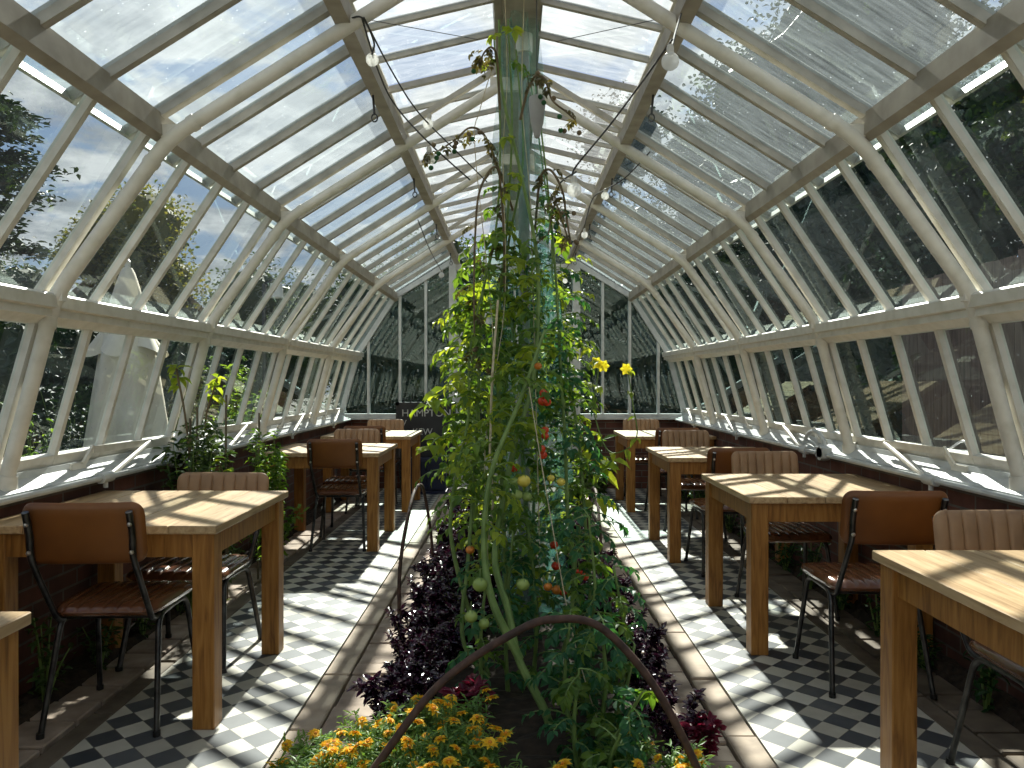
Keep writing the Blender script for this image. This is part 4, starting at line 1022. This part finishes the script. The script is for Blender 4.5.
tree('broadleaf_tree', 'mid-green tree beyond the left end of the glasshouse', 'tree', -5.0, 26, 5.0, (3, 2.0), 'tree_mid', 86, 3600, .28, cz=.58)
tree('broadleaf_tree', 'tall dark tree outside right, nearest the viewer', 'tree', 8.6, 6.6, 7.6, (3.4, 3.2), 'tree_dark', 91, 9000, .26, cz=.55, lobes=18)
tree('broadleaf_tree', 'tall feathery tree against the sky at upper right', 'tree', 9.6, 12, 9.0, (3.4, 4.0), 'tree_dark', 92, 10000, .24, cz=.56, lobes=20)
tree('broadleaf_tree', 'dark tree outside right, third along the boundary', 'tree', 7.4, 17.0, 9.4, (3.2, 4.0), 'tree_dark', 93, 9000, .26, cz=.55, lobes=20)
tree('broadleaf_tree', 'large dark tree beyond the right end of the glasshouse', 'tree', 7.2, 24.5, 10, (4, 4.4), 'tree_dark', 94, 8000, .3, cz=.55, lobes=20)
tree('broadleaf_tree', 'dark tree rising over the right roof slope, mid-way along', 'tree', 5.9, 14.5, 10, (3.1, 4.2), 'tree_dark', 98, 9000, .24, cz=.58, lobes=22)
tree('broadleaf_tree', 'dark tree behind the end gable, right of the door', 'tree', 3.2, 24, 9.5, (3.6, 4.4), 'tree_dark', 95, 4200, .28, cz=.55)
tree('broadleaf_tree', 'dark tree beyond the end gable, left of the door', 'tree', -2.4, 23, 5.4, (2.8, 2.3), 'tree_mid', 96, 4200, .26, cz=.55)
tree('broadleaf_tree', 'tree right of the glasshouse overhanging behind the viewer', 'tree', 8.4, .4, 8.0, (3.2, 3.4), 'tree_dark', 97, 7000, .26, cz=.55, lobes=16)
def hedge(label, x0, x1, y0, y1, h, seed, n=5000, mat='hedge', ls=.13):
    r = random.Random(seed); t = empty('garden_hedge', (x0, y0, -.06), label=label, cat='hedge'); a, b = x1 - x0, y1 - y0
    MB().box(.12, a - .12, .12, b - .12, 0, h - .12).build('branches', M['tree_dark'], t); lf = MB()
    for k in range(n):
        f = r.random(); sx, sy = r.random(), r.random()
        areas = [b * h, b * h, a * h, a * h, a * b]; q = r.uniform(0, sum(areas)); i = 0
        while q > areas[i]: q -= areas[i]; i += 1
        if i == 0: p, nr = V((0, sx * b, sy * h)), V((-1, 0, 0))
        elif i == 1: p, nr = V((a, sx * b, sy * h)), V((1, 0, 0))
        elif i == 2: p, nr = V((sx * a, 0, sy * h)), V((0, -1, 0))
        elif i == 3: p, nr = V((sx * a, b, sy * h)), V((0, 1, 0))
        else: p, nr = V((sx * a, sy * b, h)), V((0, 0, 1))
        p = p + rdir(r) * .1; lf.leaf(p, rdir(r) + nr * .4, nr + rdir(r) * .6, ls * r.uniform(.6, 1.4), ls * .6, .1)
    lf.build('foliage', M[mat], t)
hedge('tall dark hedge running along the right side outside', 4.3, 5.3, 7.8, 13.9, 4.0, 101, 9000)
hedge('tall dark hedge across the end beyond the gable', -3.2, 5.4, 14.1, 15.1, 3.2, 102, 9000)
hedge('dark hedge outside on the left beyond the parasol', -6.4, -5.4, 8.5, 17, 2.1, 103, 7000)
hedge('near dark hedge behind the garden table outside left', -6.6, -5.6, 2.6, 7.8, 1.9, 104, 5000)
# timber fence outside right
fn = empty('timber_fence', (3.85, 1.0, -.06), label='weathered brown board fence outside the right windows', cat='fence')
f = MB(); r = random.Random(5); yy = 0
while yy < 6.5:
    w_ = r.uniform(.13, .16); f.box(0, .02, yy, yy + w_ - .006, 0, 2.35 + r.uniform(-.01, .01)); yy += w_
f.build('boards', M['fence'], fn)
for yy in (0, 1.6, 3.2, 4.8, 6.4): MB().box(.02, .12, yy, yy + .1, 0, 2.4).build('post', M['fence'], fn)
for zz in (.4, 1.9): MB().box(.02, .06, 0, 6.5, zz, zz + .08).build('rail', M['fence'], fn)
# potted things outside right
wc = empty('watering_can', (3.1, 5.4, -.06), label='galvanised watering can outside the right windows on a bench', cat='watering can'); wc.location.z = .62
autosmooth(MB().lathe([(.001, 0), (.11, 0), (.11, .2), (.09, .23), (.085, .22)], (0, 0, 0), 18).build('body', M['metal_can'], wc)); autosmooth(MB().tube(smoothpath([(0, .1, .05), (0, .25, .16), (0, .33, .28)]), [.022] * 8 + [.016] * 9, 10).build('spout', M['metal_can'], wc))
autosmooth(MB().tube(smoothpath([(0, -.1, .06), (0, -.2, .16), (0, -.12, .3), (0, .05, .24)]), .008, 8).build('handle', M['metal_can'], wc))
pb = empty('potting_bench', (3.1, 5.0, -.06), label='wooden potting bench beside the fence outside right', cat='bench'); MB().box(-.3, .3, -.7, .7, .62, .68).build('worktop', M['fence'], pb)
for sx in (-.26, .2):
    for sy in (-.66, .6): MB().box(sx, sx + .06, sy, sy + .06, 0, .62).build('leg', M['fence'], pb)
# closed parasol
pa = empty('closed_parasol', (-3.56, 7.1, -.06), label='closed cream parasol with a flounced top outside the left windows', cat='parasol')
def folded(z0, z1, r0, r1, n, ph, amp, vs_=12):
    m = MB(); vs = []; fs = []; K = 14; N = 64
    for j in range(K + 1):
        u = j / K; z = z0 + (z1 - z0) * u; rr_ = r0 + (r1 - r0) * u ** .8
        for i in range(N):
            a = 2 * PI * i / N; q = rr_ * (1 + amp * u * math.sin(a * n + ph + u)) ; zz = z - .05 * u * math.sin(a * n + ph) * (1 if z1 < z0 else 1)
            vs.append((q * math.cos(a), q * math.sin(a), zz))
    for j in range(K):
        for i in range(N): a = j * N + i; b_ = j * N + (i + 1) % N; fs.append((a, b_, b_ + N, a + N))
    return m.add(vs, fs)
autosmooth(folded(2.02, .72, .17, .35, 6, .4, .2).build('canopy', M['canvas'], pa), 60)
autosmooth(folded(2.44, 1.95, .04, .19, 6, 1.2, .2).build('top_flounce', M['canvas'], pa), 60)
autosmooth(folded(1.98, 1.66, .13, .29, 5, 2.2, .35).build('valance', M['canvas'], pa), 60)
MB().tube([(0, 0, 0), (0, 0, 2.5)], .025, 10).build('pole', M['paint'], pa); MB().lathe([(.002, .07), (.03, .04), (.02, 0)], (0, 0, 2.46), 10).build('finial', M['paint'], pa); MB().box(-.3, .3, -.3, .3, 0, .06, bev=.01).build('base', M['felt'], pa)
# garden table outside left
gt = empty('garden_table', (-3.6, 4.3, -.06), label='weathered pinkish garden table outside the left windows', cat='table')
f = MB()
for k in range(6): f.box(-.45 + k * .15, -.45 + k * .15 + .14, -.8, .9, .84, .88)
f.build('tabletop', M['paver'], gt)
for sx in (-.4, .34):
    for sy in (-.75, .8): MB().box(sx, sx + .06, sy, sy + .06, 0, .84).build('leg', M['fence'], gt)
bush('garden_shrub', 'yellow-green shrub in a border outside the left windows', 'shrub', -4.35, 6.9, -.06, 1.15, .22, 260, .07, 'leaf', 111, stalks=12)
bush('garden_shrub', 'dark shrub in the border left of the parasol', 'shrub', -4.6, 8.0, -.06, 1.3, .6, 900, .09, 'hedge', 112, stalks=16)
bush('garden_shrub', 'dark green shrub right of the parasol outside', 'shrub', -4.2, 9.2, -.06, 1.5, .6, 900, .09, 'tree_mid', 113, stalks=16)
bush('garden_shrub', 'light green shrub farther along outside the left windows', 'shrub', -4.0, 11.0, -.06, 1.7, .6, 900, .09, 'leaf', 114, stalks=16)
# shed with grey corrugated roof
sh = empty('garden_shed', (-8.6, 7.6, -.06), label='low shed with a grey corrugated roof outside left', cat='shed')
MB().box(-1.2, 1.2, -1.3, 1.3, 0, 1.75).build('wall', M['fence'], sh)
vs = []; fs = []; n_ = 80
for i in range(n_ + 1):
    x = -1.4 + 2.8 * i / n_; dz = .025 * math.sin(i * 1.3)
    vs += [(x, -1.5, 1.75 + dz), (x, 1.5, 2.35 + dz)]
for i in range(n_): fs.append((2 * i, 2 * i + 2, 2 * i + 3, 2 * i + 1))
rf = MB().add(vs, fs).build('roof', M['felt'], sh); md = rf.modifiers.new('th', 'SOLIDIFY'); md.thickness = .03
# house with tiled gable roof
hs = empty('brick_house', (-10.6, 21.5, -.06), .45, label='house with a brown tiled gable roof outside left behind the parasol', cat='house')
MB().box(-2, 2, -2.2, 2.2, 0, 2.7).build('wall', M['render'], hs)
f = MB(); f.add([(-2.2, -2.5, 2.6), (0, -2.5, 4.7), (2.2, -2.5, 2.6), (2.2, -2.5, 2.75), (0, -2.5, 4.9), (-2.2, -2.5, 2.75), (-2.2, 2.5, 2.6), (0, 2.5, 4.7), (2.2, 2.5, 2.6), (2.2, 2.5, 2.75), (0, 2.5, 4.9), (-2.2, 2.5, 2.75)],
                [(0, 1, 4, 5), (1, 2, 3, 4), (6, 11, 10, 7), (7, 10, 9, 8), (5, 4, 10, 11), (4, 3, 9, 10), (0, 6, 7, 1), (1, 7, 8, 2), (0, 5, 11, 6), (2, 8, 9, 3)]); f.build('roof', M['slate'], hs)
MB().add([(-2, -2.2, 2.7), (2, -2.2, 2.7), (0, -2.2, 4.6), (-2, 2.2, 2.7), (2, 2.2, 2.7), (0, 2.2, 4.6)], [(0, 1, 2), (4, 3, 5), (0, 2, 5, 3), (1, 4, 5, 2)]).build('gable', M['render'], hs)
for x in (-1.1, .5):
    w_ = MB().box(x, x + .6, -2.23, -2.19, 1.0, 2.1).build('window', M['sill'], hs); MB().box(x + .06, x + .54, -2.24, -2.2, 1.06, 2.04).build('pane', M['chalk'], w_)
# lamp post
lpz = empty('lamp_post', (-3.3, 10.2, -.06), label='dark post with a white bucket-shaped lamp shade outside left', cat='lamp post')
MB().tube([(0, 0, 0), (0, 0, 2.68)], .03, 8).build('pole', M['steel'], lpz); MB().tube([(0, 0, 2.68), (.12, 0, 2.74), (.24, 0, 2.72)], .012, 6).build('bracket', M['steel'], lpz)
autosmooth(MB().lathe([(.02, 2.7), (.075, 2.69), (.095, 2.5), (.085, 2.5), (.02, 2.68)], (.16, 0, 0), 16).build('lamp_shade', M['lampshade'], lpz))

# ------------------------------------------------------------------ world, sun, camera
w = bpy.data.worlds.new('sky'); scn.world = w; w.use_nodes = True; n = w.node_tree.nodes; l = w.node_tree.links; n.clear()
out = n.new('ShaderNodeOutputWorld'); bg = n.new('ShaderNodeBackground'); l.new(bg.outputs[0], out.inputs[0])
tc = n.new('ShaderNodeTexCoord'); sp = n.new('ShaderNodeSeparateXYZ'); l.new(tc.outputs['Generated'], sp.inputs[0])
base = ramp(n, l, sp.outputs[2], [(0, (.55, .66, .8)), (.18, (.42, .57, .8)), (.5, (.17, .32, .66)), (1, (.07, .17, .5))])
mz = nd(n, 'ShaderNodeMath', operation='MAXIMUM'); mz.inputs[1].default_value = .0; l.new(sp.outputs[2], mz.inputs[0])
az = nd(n, 'ShaderNodeMath', operation='ADD'); az.inputs[1].default_value = .18; l.new(mz.outputs[0], az.inputs[0])
dx = nd(n, 'ShaderNodeMath', operation='DIVIDE'); l.new(sp.outputs[0], dx.inputs[0]); l.new(az.outputs[0], dx.inputs[1])
dy = nd(n, 'ShaderNodeMath', operation='DIVIDE'); l.new(sp.outputs[1], dy.inputs[0]); l.new(az.outputs[0], dy.inputs[1])
cb_ = n.new('ShaderNodeCombineXYZ'); l.new(dx.outputs[0], cb_.inputs[0]); l.new(dy.outputs[0], cb_.inputs[1])
def wnoise(scale, detail, rough, off, dist=.0):
    mp = n.new('ShaderNodeMapping'); mp.inputs['Location'].default_value = off; l.new(cb_.outputs[0], mp.inputs[0])
    t = n.new('ShaderNodeTexNoise'); t.inputs['Scale'].default_value = scale; t.inputs['Detail'].default_value = detail; t.inputs['Roughness'].default_value = rough; t.inputs['Distortion'].default_value = dist
    l.new(mp.outputs[0], t.inputs['Vector']); return t.outputs['Fac']
cl = wnoise(2.6, 10, .55, (3.1, 1.7, 0), .3); sh_ = wnoise(4.5, 8, .6, (8.3, 4.7, 0))
mask = nd(n, 'ShaderNodeMapRange'); mask.inputs[1].default_value = .43; mask.inputs[2].default_value = .53; mask.interpolation_type = 'SMOOTHSTEP'; l.new(cl, mask.inputs[0])
cc = ramp(n, l, sh_, [(.3, (.42, .46, .52)), (.48, (.66, .7, .75)), (.62, (1.1, 1.12, 1.14))])
mxx = n.new('ShaderNodeMixRGB'); l.new(mask.outputs[0], mxx.inputs[0]); l.new(base, mxx.inputs[1]); l.new(cc, mxx.inputs[2])
# haze glow around the sun
SUN = V((0, math.cos(math.radians(40)), math.sin(math.radians(40))))
dt = nd(n, 'ShaderNodeVectorMath', operation='DOT_PRODUCT'); dt.inputs[1].default_value = SUN; l.new(tc.outputs['Generated'], dt.inputs[0])
mg = nd(n, 'ShaderNodeMapRange'); mg.inputs[1].default_value = .72; mg.inputs[2].default_value = 1; mg.inputs[3].default_value = 0; mg.inputs[4].default_value = 1; l.new(dt.outputs['Value'], mg.inputs[0])
pw = nd(n, 'ShaderNodeMath', operation='POWER'); pw.inputs[1].default_value = 2.2; l.new(mg.outputs[0], pw.inputs[0])
mu = nd(n, 'ShaderNodeMixRGB', blend_type='ADD'); mu.inputs[2].default_value = (.6, .6, .58, 1); l.new(pw.outputs[0], mu.inputs[0]); l.new(mxx.outputs[0], mu.inputs[1])
l.new(mu.outputs[0], bg.inputs[0]); bg.inputs[1].default_value = .58
sd = bpy.data.lights.new('sun', 'SUN'); sd.energy = 11.0; sd.angle = math.radians(.8); sd.color = (1, .95, .86)
so = bpy.data.objects.new('sun', sd); C.objects.link(so); so.rotation_euler = (-SUN).to_track_quat('-Z', 'Y').to_euler(); so.location = (0, 20, 18)
cam = bpy.data.cameras.new('camera'); co = bpy.data.objects.new('camera', cam); C.objects.link(co)
cam.sensor_width = 36; cam.lens = 27.03; cam.clip_end = 300
co.location = (0, 0, CAMH); co.rotation_euler = (PI / 2 - math.radians(.22), 0, math.radians(.075)); scn.camera = co
scn.view_settings.view_transform = 'Standard'; scn.view_settings.look = 'None'; scn.view_settings.gamma = 1; scn.view_settings.exposure = .22
scn.view_settings.use_curve_mapping = False
scn.cycles.transparent_max_bounces = 24
